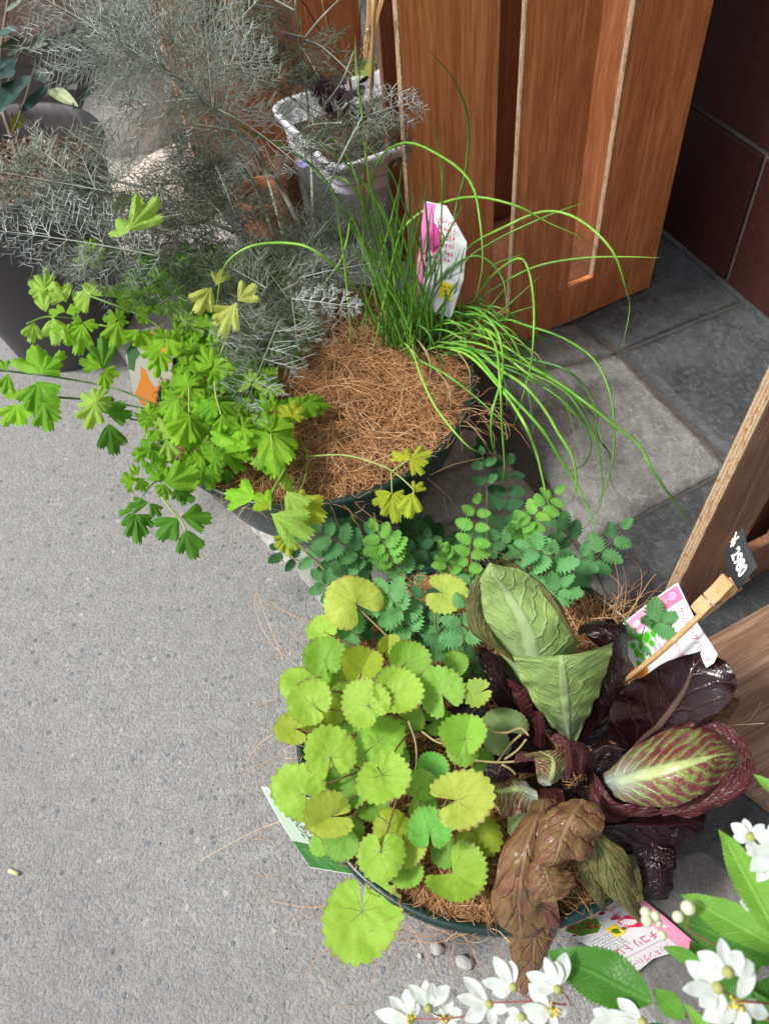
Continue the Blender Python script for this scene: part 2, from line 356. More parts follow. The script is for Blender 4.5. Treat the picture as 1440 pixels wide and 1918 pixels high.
MDEUT = m_leaf('deutzia_leaf', 'pinnate', 6, 1, .012, (1.5, 1.35, 1.5), .55, rough=.42, tr=.36, bump=.6)
MOLIV = m_leaf('olive_leaf', 'pinnate', 7, 1, .02, (1.9, 1.8, 1.8), .5, rough=.38, tr=.1, bump=.3)
MPETAL = m_leaf('white_petal', 'pinnate', 1, 1, .01, (.93, .93, .95), .3, rough=.55, tr=.30, bump=.25)
def m_chic(name, ground, green, gmask, rough, veinc, veinamt, n1=9, blister=.4, hairy=0., tr=.12, coat=0., pale=0.):
    """gmask: (midrib spread, noise threshold) how much of the blade stays green"""
    k = NT(name); oi = k.n('ObjectInfo'); uv = k.n('SeparateXYZ', {0: k.n('UVMap', uv_map='uv').outputs[0]}); x = k.m_('SUBTRACT', uv.outputs[0], .5); y = uv.outputs[1]
    o = k.n('VectorMath', {0: k.n('CombineXYZ', {0: x, 1: y, 2: 0.}).outputs[0], 1: k.m_('MULTIPLY', oi.outputs['Random'], 51.)}, operation='ADD').outputs[0]
    ax = k.m_('ABSOLUTE', x)
    midw = k.m_('MULTIPLY', k.m_('SUBTRACT', 1.08, y), .040+pale*.05)
    mid = k.rng(k.m_('DIVIDE', ax, midw), 1.25, .55)
    nw = k.m_('MULTIPLY', k.m_('SUBTRACT', k.noise(o, 5, 3), .5), .20)
    t = k.m_('ADD', k.m_('SUBTRACT', y, k.m_('MULTIPLY', ax, .9)), nw)
    f = k.m_('ABSOLUTE', k.m_('SUBTRACT', k.m_('FRACT', k.m_('ADD', k.m_('MULTIPLY', t, float(n1)), 20.5)), .5))
    lat = k.rng(f, .065, .01)
    f2 = k.vor(k.scale(o, 1., .7, 1.), 24, 'DISTANCE_TO_EDGE'); ret = k.rng(f2, .12, 0.)
    n = k.noise(o, 9, 6, .75, .4); nf = k.noise(o, 70, 4, .7)
    g = k.rng(k.m_('ADD', k.m_('ADD', n, k.m_('MULTIPLY', k.m_('SUBTRACT', f, .25), -.55*gmask[2])), k.m_('MULTIPLY', k.m_('SUBTRACT', .5, k.m_('ABSOLUTE', x)), gmask[0]*.3)), gmask[1]+.13, gmask[1]-.11, 1., 0.)
    g = k.m_('SUBTRACT', 1., g); g = k.m_('SUBTRACT', 1., g)
    base = k.mix(k.rng(nf, .3, .75, 0, .5), ground, [c*1.7 for c in ground])
    grn = k.mix(k.rng(n, .35, .7), green, [c*.62 for c in green])
    col = k.mix(g, base, grn)
    col = k.mix(k.m_('MULTIPLY', k.m_('MAXIMUM', k.m_('MULTIPLY', lat, .8), k.m_('MULTIPLY', ret, .14)), veinamt), col, veinc)
    col = k.mix(k.m_('MULTIPLY', mid, min(1., veinamt+.35)), col, veinc)
    if pale:
        pl = k.m_('MULTIPLY', k.rng(y, .42, .0), k.rng(ax, .40, .05)); col = k.mix(k.m_('MULTIPLY', pl, pale), col, (.50, .60, .50))
    if hairy:
        hn = k.noise(k.scale(o, 1., .35, 1.), 240, 3, .7); col = k.mix(k.rng(hn, .5, .75, 0, hairy), col, (.42, .50, .36))
    big = k.noise(o, 7, 2, .45, .2)
    h = k.m_('ADD', k.m_('MULTIPLY', k.m_('MAXIMUM', k.m_('MULTIPLY', k.rng(f, .16, .0), .8), mid), .9), k.m_('MULTIPLY', ret, .08))
    h = k.m_('ADD', h, k.m_('ADD', k.m_('MULTIPLY', nf, .03), k.m_('MULTIPLY', big, 1.6)))
    nr = k.bump(h, blister, .004)
    k.set(Base_Color=col, Roughness=rough, Normal=nr, Coat_Weight=coat, Coat_Roughness=.2); k.b.inputs['Specular IOR Level'].default_value = .35
    if tr: k.translucent(tr, col, nr)
    return k.m
MC_UNDER = m_chic('chicory_green_underside', (.10, .065, .04), (.29, .43, .12), (1., .28, .2), .55, (.40, .50, .25), .35, 10, .42, .40, .14, pale=.55)
MC_DARK = m_chic('chicory_black_maroon', (.008, .0015, .003), (.03, .035, .008), (-.3, .82, .2), .22, (.030, .006, .010), .3, 9, .45, .0, .02, .10)
MC_BIG = m_chic('chicory_maroon_pale_rib', (.010, .002, .004), (.09, .08, .012), (-.2, .68, .2), .17, (.20, .12, .09), .12, 7, .3, .0, .04, .15)
MC_STRIPE = m_chic('chicory_striped', (.13, .016, .030), (.27, .36, .085), (.5, .575, .8), .30, (.46, .56, .22), .38, 10, .5, .28, .08, .1, pale=1.)
MC_MAR = m_chic('chicory_maroon_haze', (.070, .011, .018), (.17, .20, .05), (.1, .66, .3), .30, (.14, .05, .045), .3, 9, .6, .12, .06)
MC_BROWN = m_chic('chicory_bronze_wilted', (.125, .040, .034), (.25, .16, .055), (.2, .50, .0), .25, (.30, .19, .11), .25, 6, .6, .06, .08, .15)
MC_OLIVE = m_chic('chicory_olive_speckled', (.10, .05, .028), (.17, .18, .055), (.3, .46, .3), .38, (.22, .22, .09), .35, 7, .8, .12, .1)
def m_flat(name, col, rough=.45):
    k = NT(name); k.set(Base_Color=col, Roughness=rough); k.b.inputs['Specular IOR Level'].default_value = .2; return k.m
INK = {}
def ink(name, col):
    if name not in INK: INK[name] = m_flat('ink_'+name, col, .65)
    return INK[name]
MCARD = plain('white_plastic_card', (.66, .67, .69), .5, noise_amt=.03)
MPIN = m_wood('clothespin_wood', (.62, .40, .20), (.54, .33, .15), (.42, .24, .10), .55, (EB, (EN*.6+ZU*.8).normalized()))
MMET = plain('spring_steel', (.55, .56, .58), .25, 1., .05)
MSTICK = m_wood('bamboo_skewer', (.55, .36, .17), (.46, .28, .12), (.36, .20, .08), .6)
MBLK = plain('black_card', (.016, .017, .02), .6, noise_amt=.2)

# ================================================================== SETTING
GZ = 0.03
def sheet(name, x0, x1, y0, y1, z, mat, n=1, label=None):
    g = G()
    vs_ = [(x0+(x1-x0)*i/n, y0+(y1-y0)*j/n, z) for j in range(n+1) for i in range(n+1)]
    fs = [(j*(n+1)+i, j*(n+1)+i+1, (j+1)*(n+1)+i+1, (j+1)*(n+1)+i) for j in range(n) for i in range(n)]
    g.add(vs_, fs); o = g.make(name, mat); o['kind'] = 'structure'; return o
pave = sheet('pavement', -60, 60, -60, 60, 0.0, MASPH, 1)
# kerb blocks between asphalt and slate, following the edge seen in the photo
K1 = [Vector(p) for p in ((-.95, 2.30, 0), (-.56, 1.40, 0), (-.33, .98, 0), (-.208, .764, 0), (-.150, .690, 0), (-.105, .605, 0), (.0, .43, 0), (.13, .205, 0), (.30, -.10, 0), (.55, -.55, 0))]
kerb = empty('kerb', (0, .7, 0), None, None); kerb['kind'] = 'structure'
def ribbonblock(name, a, b, c, d, z0, z1, mat, parent, color=(1, 1, 1), jit=.0015, n=10, bev=.004):
    """four-cornered stone with an uneven top, a->b front edge, d->c back edge"""
    vs_ = []; fs = []
    r = random.Random(hash((round(a.x, 3), round(a.y, 3))) & 0xffff)
    ox = r.random()*90
    for j in range(n+1):
        for i in range(n+1):
            u, v = i/n, j/n
            p = (a*(1-u)+b*u)*(1-v)+(d*(1-u)+c*u)*v
            e = min(u, 1-u, v, 1-v)
            zz = z1+jit*(noise.noise(Vector((p.x*14+ox, p.y*14, 0)))*1.6+noise.noise(Vector((p.x*45+ox, p.y*45, 3)))*.8)
            if e < 1e-6:
                zz -= bev*.6; q = noise.noise(Vector((p.x*30, p.y*30, 7+ox)))*.003; cen = (a+b+c+d)/4; p = p+(cen-p).normalized()*(abs(q)+.001)
            vs_.append(Vector((p.x, p.y, zz)))
    for j in range(n):
        for i in range(n): fs.append((j*(n+1)+i, j*(n+1)+i+1, (j+1)*(n+1)+i+1, (j+1)*(n+1)+i))
    rim = [i for i in range(n+1)]+[(j+1)*(n+1)+n for j in range(n)]+[n*(n+1)+i for i in range(n-1, -1, -1)]+[j*(n+1) for j in range(n-1, 0, -1)]
    b0 = len(vs_); vs_ += [Vector((vs_[i].x, vs_[i].y, z0)) for i in rim]; m = len(rim)
    for q in range(m): fs.append((rim[q], b0+q, b0+(q+1) % m, rim[(q+1) % m]))
    return obj(name, vs_, fs, mat, parent, color=color)
K2 = [Vector(p) for p in ((-.55, 2.45, 0), (-.17, 1.55, 0), (.07, 1.12, 0), (.205, .86, 0), (.250, .755, 0), (.297, .60, 0), (.318, .44, 0), (.325, .222, 0), (.385, .10, 0), (.60, -.40, 0))]
tints = [(1, 1, 1), (.9, .9, .9), (1.05, 1.03, 1), (.8, .8, .8), (1, .98, .96), (.62, .61, .6), (.42, .42, .42), (.30, .30, .31), (.26, .26, .27)]
for i in range(len(K1)-1):
    a, b, c, d = K1[i].copy(), K1[i+1].copy(), K2[i+1].copy(), K2[i].copy()
    s = (b-a).normalized()*.003; ribbonblock('kerb_stone', a+s, b-s, c-s, d+s, -.05, GZ, MKERB, kerb, (1.35, 1.35, 1.33) if i < 6 else (.55, .55, .55), .0015)  # stones nearer the camera darkened: shadow put into their tint
slate = empty('slate_paving', (.7, 1, 0), None, None); slate['kind'] = 'structure'
# mortar bed under the slates
g = G(); bed = K2+[Vector((2.5, -.5, 0)), Vector((2.5, 3.2, 0)), Vector((-.4, 3.2, 0))]
g.add([(p.x, p.y, GZ-.008) for p in bed], [tuple(range(len(bed)))]); g.make('mortar_bed', MMORT, slate, smooth=False)
AX = Vector((.33, -.944, 0)).normalized(); BX = Vector((AX.y*-1, AX.x, 0))     # joint directions, AX towards the camera
OR = P(1165, 658, .03); OR.z = 0
def st(s, t): return OR+AX*s+BX*t
def tilequad(s0, s1, t0, t1, color, mat=MSLATE, jit=.0022, gap=.005, sk=0.):
    a, b, c, d = st(s0+gap, t0+gap), st(s1-gap, t0+gap), st(s1-gap, t1-gap), st(s0+gap, t1-gap)
    ribbonblock('slate_tile', a, b, c, d, -.02, GZ+rnd.uniform(-.001, .002), mat, slate, color, jit, 14, .0035)
WH = (1, 1, 1)
# pale worn slab with the joints seen in the photo
MPALE = m_stone('worn_pale_slab', (.165, .162, .155), (.31, .305, .292), (.43, .425, .41), 9, .7, .9)
c1 = [P(1160, 668, .03), P(1362, 866, .03), P(1108, 985, .03), P(1088, 1000, .03)]
pA = P(1150, 672, .03); pB = P(1352, 868, .03); pC = P(1105, 988, .03)
pD = P(958, 818, .03); 
ribbonblock('slate_tile', P(926, 712, .03), P(1088, 1018, .03), P(1364, 872, .03), P(1160, 664, .03), -.02, GZ, MPALE, slate, (1, 1, 1), .0022, 18, .004)
ribbonblock('slate_tile', P(860, 635, .03), P(920, 706, .03), P(1155, 658, .03), P(1080, 604, .03), -.02, GZ, MPALE, slate, (.62, .62, .63), .0022, 14, .004)
ribbonblock('slate_tile', P(1093, 1022, .03), P(1162, 1170, .03), P(1500, 1013, .03), P(1372, 876, .03), -.02, GZ+.001, MSLATE, slate, WH, .0022, 18, .004)
ribbonblock('slate_tile', P(1168, 1175, .03), P(1262, 1640, .03), P(1700, 1500, .03), P(1510, 1018, .03), -.02, GZ, MSLATE, slate, (.8, .8, .8), .0022, 18, .004)
ribbonblock('slate_tile', P(1290, 1580, .03), P(1445, 1722, .03), P(1750, 1760, .03), P(1700, 1520, .03), -.02, GZ-.001, MSLATE, slate, (.75, .75, .75), .0022, 12, .004)
ribbonblock('slate_tile', P(1170, 656, .03), P(1376, 868, .03), P(1640, 760, .03), P(1430, 549, .03), -.02, GZ+.001, MSLATE, slate, (1.05, 1.05, 1.06), .0022, 18, .004)
ribbonblock('slate_tile', P(1084, 598, .03), P(1166, 651, .03), P(1426, 545, .03), P(1266, 437, .03), -.02, GZ-.001, MSLATE, slate, (1.0, 1.0, 1.02), .0022, 16, .004)
ribbonblock('slate_tile', P(1272, 432, .03), P(1432, 542, .03), P(1470, 530, .03), P(1285, 398, .03), -.02, GZ, MSLATE, slate, (1.2, 1.15, 1.05), .0022, 8, .003)
for (s0, s1, t0, t1) in ((-.95, -.30, -.52, .0), (-.95, -.32, .0, .40), (-1.6, -.96, -.5, .3), (-.29, .05, -.50, -.27)):
    tilequad(s0, s1, t0, t1, (.9, .9, .9))
# ------------------------------------------------------------------ tiled wall on the right
W0 = P(1240, 430, .03); W1 = P(1440, 600, .03); WD = (W1-W0); WD.z = 0; WD.normalize(); WN = Vector((WD.y, -WD.x, 0))
if WN.x < 0: WN = -WN
W0 = Vector((W0.x, W0.y, 0))
wall = empty('tiled_wall', W0, 'dark maroon wall of large square-cut tiles with grey grout, right of the tall slotted crate', 'wall')
v, f = boxv(W0-WD*1.6+WN*.006, WD*4.2, WN*.25, ZU*2.6); obj('grout_backing', v, f, MGROUT, wall, smooth=False)
rows = [(.034, .284), (.296, .56), (.572, .83), (.842, 1.1), (1.112, 1.37), (1.382, 1.64), (1.652, 1.91), (1.922, 2.18), (2.192, 2.45)]
for ri, (z0, z1) in enumerate(rows):
    off = .207 if ri % 2 == 0 else .34
    TW = .42
    for ti in range(-5, 7):
        s0 = off+(ti-1)*TW; s1 = s0+TW-.011
        if s1 < -1.55 or s0 > 2.5: continue
        bevbox('wall_tile', W0+WD*(s0+.011)+ZU*z0-WN*.002, WD*(s1-s0-.0), WN*.02, ZU*(z1-z0), MTILE, wall, .003, (rnd.uniform(.85, 1.15),)*3)
v, f = boxv(W0-WD*1.6-WN*.012+ZU*.0, WD*4.2, WN*.02, ZU*.034); obj('plinth', v, f, MSLATE, wall, smooth=False, color=(1.2, 1.2, 1.2))
# ------------------------------------------------------------------ tall slotted crate
Z0 = .032
crate = empty('slotted_crate', A0, 'tall orange brown plywood crate with vertical slots, standing behind the chives', 'wooden crate')
Ao = Vector((A0.x, A0.y, 0)); TH = .011; TOP = .93
def plank(name, s0, s1, z0, z1, off=0., th=TH, mat=MW, par=crate, bev=.0015):
    return bevbox(name, Ao+EB*s0+ZU*z0+EN*off, EB*(s1-s0), EN*th, ZU*(z1-z0), mat, par, bev)
plank('plank', -.520, -.3715, .10, TOP); plank('plank', -.331, -.205, .115, TOP); plank('plank', -.149, 0., .1155, TOP)
plank('bottom_rail', -.3715, 0., Z0, .115); plank('bottom_rail', -.520, -.3718, Z0, .0995)
# raw light plywood edges of the cut slots
for s_, z_ in ((-.331, .118), (-.149, .118), (-.520, Z0)):
    bevbox('plywood_edge', Ao+EB*(s_-.0010)+ZU*z_-EN*.0006, EB*.0024, EN*(TH+.0004), ZU*(TOP-z_-.002), MPLY, crate, .0004)
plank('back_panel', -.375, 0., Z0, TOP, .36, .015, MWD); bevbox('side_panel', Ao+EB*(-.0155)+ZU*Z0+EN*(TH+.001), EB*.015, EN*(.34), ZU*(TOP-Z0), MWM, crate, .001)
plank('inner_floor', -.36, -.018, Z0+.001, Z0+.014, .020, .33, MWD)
backb = empty('wooden_backboard', Ao+EN*.9, 'shaded reddish wooden boards standing behind the white planter', 'wooden boards')
s = (onplane(300, 60, Ao+EN*.88, EN)-Ao).dot(EB)
while s < -.30:
    bevbox('board', Ao+EB*(s)+EN*(.88+rnd.uniform(0, .004))+ZU*.03, EB*.150, EN*.018, ZU*1.3, MW, backb, .002); s += .155
# ------------------------------------------------------------------ second crate at the right, with its flat step
def LP(px, py, z): return P(px, py, z)
E1 = P(1232, 1178, GZ+.002); E1.z = 0
crate2 = empty('slotted_crate', E1, 'brown varnished plywood crate at the right edge, behind the chalk price card', 'wooden crate')
top1 = onplane(1445, 745, E1, EN)
lean = (P(1445, 745, .52)-Vector((E1.x, E1.y, GZ))); 
UPV = Vector((lean.x, lean.y, lean.z)).normalized()
UPV = (ZU*.95+EB*.10+EN*.0); 
t_ = onplane(1440, 750, Vector((E1.x, E1.y, GZ)), EN); UPV = (t_-Vector((E1.x, E1.y, GZ))).normalized()
E1g = Vector((E1.x, E1.y, GZ+.002)); EBs = (EB-UPV*EB.dot(UPV)).normalized(); NN2 = EBs.cross(UPV).normalized()
if NN2.y < 0: NN2 = -NN2
def pl2(name, s0, s1, h0, h1, off=0., th=.014, mat=MWG, bev=.002):
    return bevbox(name, E1g+EBs*s0+UPV*h0+NN2*off, EBs*(s1-s0), NN2*th, UPV*(h1-h0), mat, crate2, bev)
pl2('plank', 0., .095, 0., .80); pl2('plank', .165, .30, .10, .80); pl2('bottom_rail', .096, .30, .001, .099); pl2('back_panel', .10, .30, 0.02, .8, .035, .012, MWD)  # back panel added close behind the slot, dark to stand for its shade
pl2('ply_edge_strip', -.0025, .0015, .004, .80, -.0005, .015, MPLY, .0005)
st0 = P(1290, 1275, .05)
def hor(px, py, z): q = P(px, py, z); return q
step = empty('wooden_step', P(1400, 1330, GZ), 'flat weathered plywood board lying on the slate in front of the right crate', 'wooden board')
q0, q1, q2, q3 = P(1235, 1245, .045), P(1300, 1402, .045), P(1500, 1560, .045), P(1520, 1085, .045)
for (a, b, c, d, nm) in ((q0, q1, q2, q3, 'board'),):
    vs_ = [a, b, c, d]+[Vector((p.x, p.y, GZ+.001)) for p in (a, b, c, d)]
    bm = bmesh.new(); cc = sum(vs_, Vector())/8; bv = [bm.verts.new(p-cc) for p in vs_]
    for q in ((0, 1, 2, 3), (7, 6, 5, 4), (0, 4, 5, 1), (1, 5, 6, 2), (2, 6, 7, 3), (3, 7, 4, 0)): bm.faces.new([bv[i] for i in q])
    bmesh.ops.recalc_face_normals(bm, faces=bm.faces); bmesh.ops.bevel(bm, geom=bm.edges[:], offset=.0015, segments=2, affect='EDGES')
    me = bpy.data.meshes.new(nm); bm.to_mesh(me); bm.free(); link(nm, me, MWF, step, Matrix.Translation(cc))
# ================================================================== POTS
def bowl(c, zr, R, label, zb=GZ):
    e = empty('bowl_planter', (c[0], c[1], zb), label, 'planter')
    hb = zr-zb
    prof = [(R*.58, zb+.001), (R*.64, zb+.004), (R*.80, zb+hb*.30), (R*.90, zb+hb*.62), (R*.955, zb+hb*.86), (R*.965, zr-.016), (R*.995, zr-.014), (R*1.01, zr-.007), (R*1.0, zr-.001), (R*.985, zr), (R*.965, zr-.004), (R*.94, zr-.03), (R*.85, zr-.08)]
    v, f = lathe(prof[:6]+[(R*.95, zr-.012), (R*.93, zr-.03), (R*.85, zr-.08)], c, 96); f.append(tuple(range(95, -1, -1))); obj('bowl_body', v, f, MBOWL, e)
    v, f = lathe([(R*.967, zr-.018), (R*.995, zr-.016), (R*1.010, zr-.010), (R*1.008, zr-.004), (R*.995, zr), (R*.975, zr-.001), (R*.955, zr-.006), (R*.951, zr-.018)], c, 96, .002); obj('rim', v, f, MBOWL, e)
    return e
C1 = (-.0765, .860); R1 = .2347; Z1 = .24
C2 = (.0860, .3480); R2 = .2190; Z2 = .16
bowl(C1, Z1, R1, 'round dark green plastic bowl planter holding the herbs, upper of the two bowls')
bowl(C2, Z2, R2, 'round dark green plastic bowl planter holding round-leaved greens and red chicory, lower of the two')
def mulch(name, c, R, zr, hump, nf, seed, label, lens=(.05, .13), over=.10, holes=()):
    r = random.Random(seed); N = 44; vs_ = []; fs = []
    def hz(x, y):
        d = math.hypot(x-c[0], y-c[1])/R
        return zr-.012+hump*max(0, 1-d**2.2)+.006*noise.noise(Vector((x*16, y*16, seed)))+.003*noise.noise(Vector((x*60, y*60, seed)))
    for i in range(N+1):
        for k in range(N*2):
            a = math.pi*k/N; d = R*.955*i/N; x, y = c[0]+d*math.cos(a), c[1]+d*math.sin(a); vs_.append((x, y, hz(x, y)))
    M = N*2
    for i in range(N):
        for k in range(M): fs.append((i*M+k, i*M+(k+1) % M, (i+1)*M+(k+1) % M, (i+1)*M+k))
    g = G(); g.v = [tuple(v_) for v_ in vs_]; g.f = fs; g.uv = [(0, 0)]*len(vs_)
    g.a = [max(0, min(1, .45+noise.noise(Vector((v_[0]*40, v_[1]*40, 1)))*.9)) for v_ in vs_]
    base = g.make('coir_mulch', MCOIRB); tag(base, label, 'mulch', None, 'stuff')
    g = G()
    for q in range(nf):
        a = r.uniform(0, 2*math.pi); d = R*.97*math.sqrt(r.random()); x, y = c[0]+d*math.cos(a), c[1]+d*math.sin(a)
        th = r.uniform(0, 2*math.pi); L = r.uniform(*lens); n = 7; curv = r.gauss(0, 9); pts = []
        lift = r.random()**2.2*.016; tilt = r.uniform(-.15, .15); rad = r.uniform(.00026, .00055)
        for i in range(n):
            dd = math.hypot(x-c[0], y-c[1])/R
            zz = hz(x, y)+.0015+lift*math.sin(math.pi*i/(n-1))+tilt*L*i/n*.3 if dd < .98 else zr+.003+lift*.6-(dd-.98)*R*.35
            pts.append((x, y, zz)); x += math.cos(th)*L/n; y += math.sin(th)*L/n; th += curv*L/n+r.gauss(0, .12)
            if dd > .86+over*.5*r.random(): th = math.atan2(c[1]-y, c[0]-x)+r.gauss(0, .9)
        at = min(1, max(0, r.gauss(.55, .22)))
        tube(g, smoothline(pts, 8), [rad*.6]+[rad]*6+[rad*.4], 3, at, False)
    o = g.make('fibre', MCOIR, base, kind='stuff')
    return hz
hz1 = mulch('m1', C1, R1, Z1, .022, 6800, 3, 'brown coconut fibre mulch spread over the upper bowl planter')
hz2 = mulch('m2', C2, R2, Z2, .012, 3600, 5, 'brown coconut fibre mulch in the lower bowl planter')
# loose fibres sticking out over rims and lying on the ground
g = G(); r = random.Random(12)
loose = [([(1165, 1170), (1190, 1130), (1215, 1090), (1228, 1075)], .17, .24), ([(1150, 1160), (1158, 1100), (1150, 1045)], .17, .26), ([(1160, 1165), (1195, 1120), (1200, 1070), (1180, 1045), (1165, 1042)], .17, .27),
         ([(1165, 1160), (1172, 1100), (1166, 1060)], .17, .25), ([(530, 1235), (500, 1160), (482, 1110), (478, 1140), (505, 1200), (560, 1250)], .15, .05),
         ([(556, 1350), (520, 1370), (480, 1400), (460, 1440), (475, 1455)], .16, .02), ([(660, 1750), (620, 1770), (590, 1800), (575, 1830)], .1, .01),
         ([(750, 1760), (820, 1765), (880, 1745), (930, 1735)], .14, .13), ([(745, 1740), (800, 1755), (850, 1740), (900, 1760)], .14, .13),
         ([(640, 1690), (580, 1700), (520, 1690), (505, 1688)], .05, .01), ([(700, 1720), (704, 1790), (700, 1850)], .08, .01), ([(560, 1520), (520, 1540), (470, 1560), (375, 1612)], .1, .01),
         ([(590, 1170), (545, 1150), (500, 1130), (470, 1110)], .12, .04), ([(600, 1240), (560, 1200), (530, 1170)], .15, .05), ([(1352, 1360), (1390, 1357), (1430, 1355)], .2, .2), ([(1352, 1362), (1400, 1350), (1425, 1315)], .2, .22),
         ([(330, 970), (300, 930), (260, 990)], .22, .1), ([(700, 960), (712, 1005), (735, 1030), (760, 1080)], .24, .14), ([(830, 930), (845, 970), (885, 975)], .22, .1),
         ([(800, 895), (840, 930), (860, 960), (890, 985)], .24, .1), ([(805, 890), (850, 870), (905, 858)], .24, .2), ([(250, 1000), (300, 975), (350, 960)], .12, .15)]
for pts, z0, z1 in loose:
    n = len(pts); q = [P(x, y, z0+(z1-z0)*i/(n-1)) for i, (x, y) in enumerate(pts)]; at = r.uniform(.6, 1)
    tube(g, smoothline(q, 16), r.uniform(.0003, .0005), 4, at, False)
for (bx, by, z, n_, R_, sprd) in ((1130, 1160, .165, 60, .05, 1), (1180, 1230, .165, 40, .05, 1), (640, 950, .235, 12, .03, 2), (430, 930, .235, 18, .03, 2), (880, 780, .24, 40, .03, 2), (900, 1745, .155, 14, .03, 2), (770, 1725, .155, 12, .02, 2), (290, 790, .24, 30, .03, 2), (560, 1420, .16, 8, .02, 2)):
    for _ in range(n_):
        b = P(bx+r.gauss(0, 40), by+r.gauss(0, 14), z); cc = Vector(C1 if by < 1000 else C2).to_3d(); out = (b-cc); out.z = 0; out.normalize()
        th = math.atan2(out.y, out.x)+r.gauss(0, .9); L = r.uniform(.02, .075); pts = []; p = b.copy(); vz = r.uniform(.0, .9) if sprd == 1 else r.uniform(-.3, .5)
        for i in range(6):
            pts.append(p.copy()); p = p+Vector((math.cos(th), math.sin(th), vz))*L/6; vz -= r.uniform(.1, .4); th += r.gauss(0, .25); p.z = max(p.z, .034 if (p.x > -.1) else .004)
        tube(g, smoothline(pts, 9), r.uniform(.0002, .0004), 3, min(1, max(.2, r.gauss(.65, .2))), False)
for _ in range(46):
    px, py = r.uniform(420, 760), r.uniform(1180, 1880)
    if px > 560 and py < 1740: px = r.uniform(430, 560)
    th = r.uniform(0, 6.28); p = P(px, py, .0015); pts = []
    for i in range(6):
        pts.append(Vector((p.x, p.y, .0015+.004*math.sin(i/5*3.14)))); p = p+Vector((math.cos(th), math.sin(th), 0))*r.uniform(.004, .012); th += r.gauss(0, .4)
    tube(g, smoothline(pts, 10), .00022, 3, r.uniform(.5, .9), False)
tag(g.make('loose_fibres', MCOIR), 'stray coconut fibres sticking out of the bowls and lying on the grey pavement', 'fibres', None, 'stuff')

# charcoal pots at the left
def potlathe(e, c, cb, zr, R, rb, zb, mat, wall_t=.006, depth=.05, nm='pot_body'):
    n = 96; prof = [(rb, zb, 1.), (rb+.003, zb+.004, 1.), (R*.985, zr-.02, 0.), (R*1.02, zr-.018, 0.), (R*1.025, zr-.004, 0.), (R*1.01, zr, 0.), (R*.985, zr-.002, 0.), (R*.96, zr-.02, 0.), (R*.93, zr-depth*1.6, 0.)]
    vs_ = []; fs = []
    for (r_, z_, t) in prof:
        cx, cy = c[0]*(1-t)+cb[0]*t, c[1]*(1-t)+cb[1]*t
        for k in range(n): a = 2*math.pi*k/n; vs_.append((cx+r_*math.cos(a), cy+r_*math.sin(a), z_))
    for i in range(len(prof)-1):
        for k in range(n): fs.append((i*n+k, i*n+(k+1) % n, (i+1)*n+(k+1) % n, (i+1)*n+k))
    fs.append(tuple(range(n-1, -1, -1))); obj(nm, vs_, fs, mat, e)
def soil(e, c, R, z, nm='soil', mat=MSOIL, grains=500, seed=1, gs=(.0015, .0045)):
    r = random.Random(seed); N = 16; vs_ = []; fs = []; M = 40
    def hz(x, y): return z+.004*noise.noise(Vector((x*25, y*25, seed)))
    for i in range(N+1):
        for k in range(M): a = 2*math.pi*k/M; d = R*i/N; x, y = c[0]+d*math.cos(a), c[1]+d*math.sin(a); vs_.append((x, y, hz(x, y)))
    for i in range(N):
        for k in range(M): fs.append((i*M+k, i*M+(k+1) % M, (i+1)*M+(k+1) % M, (i+1)*M+k))
    obj(nm, vs_, fs, mat, e)
    if grains:
        g = G()
        for _ in range(grains):
            a = r.uniform(0, 6.283); d = R*.97*math.sqrt(r.random()); x, y = c[0]+d*math.cos(a), c[1]+d*math.sin(a); s_ = r.uniform(*gs)
            cc = Vector((x, y, hz(x, y)+s_*.4)); vv = [cc+Vector(q)*s_*r.uniform(.6, 1.2) for q in ((1, 0, 0), (-1, 0, 0), (0, 1, 0), (0, -1, 0), (0, 0, 1), (0, 0, -1))]
            g.add(vv, [(0, 2, 4), (2, 1, 4), (1, 3, 4), (3, 0, 4), (2, 0, 5), (1, 2, 5), (3, 1, 5), (0, 3, 5)], r.random())
        g.make('soil_grains', MGRAN, e, kind='stuff')
op = empty('tall_pot', (-.59, 1.375, 0), 'tapered charcoal plastic pot with the olive tree, at the left edge', 'plant pot')
potlathe(op, (-.585, 1.35), (-.60, 1.38), .40, .189, .125, .001, MPOT); soil(op, (-.585, 1.35), .177, .345, grains=1500, seed=2)
op2 = empty('tall_pot', (-.84, 2.3, 0), 'charcoal plastic pot standing behind the olive tree in the upper left corner', 'plant pot')
c2_ = P(45, 0, .34); potlathe(op2, (c2_.x-.03, c2_.y), (c2_.x-.02, c2_.y+.02), .34, .29, .20, .001, MPOT); soil(op2, (c2_.x-.03, c2_.y), .27, .29, grains=0)
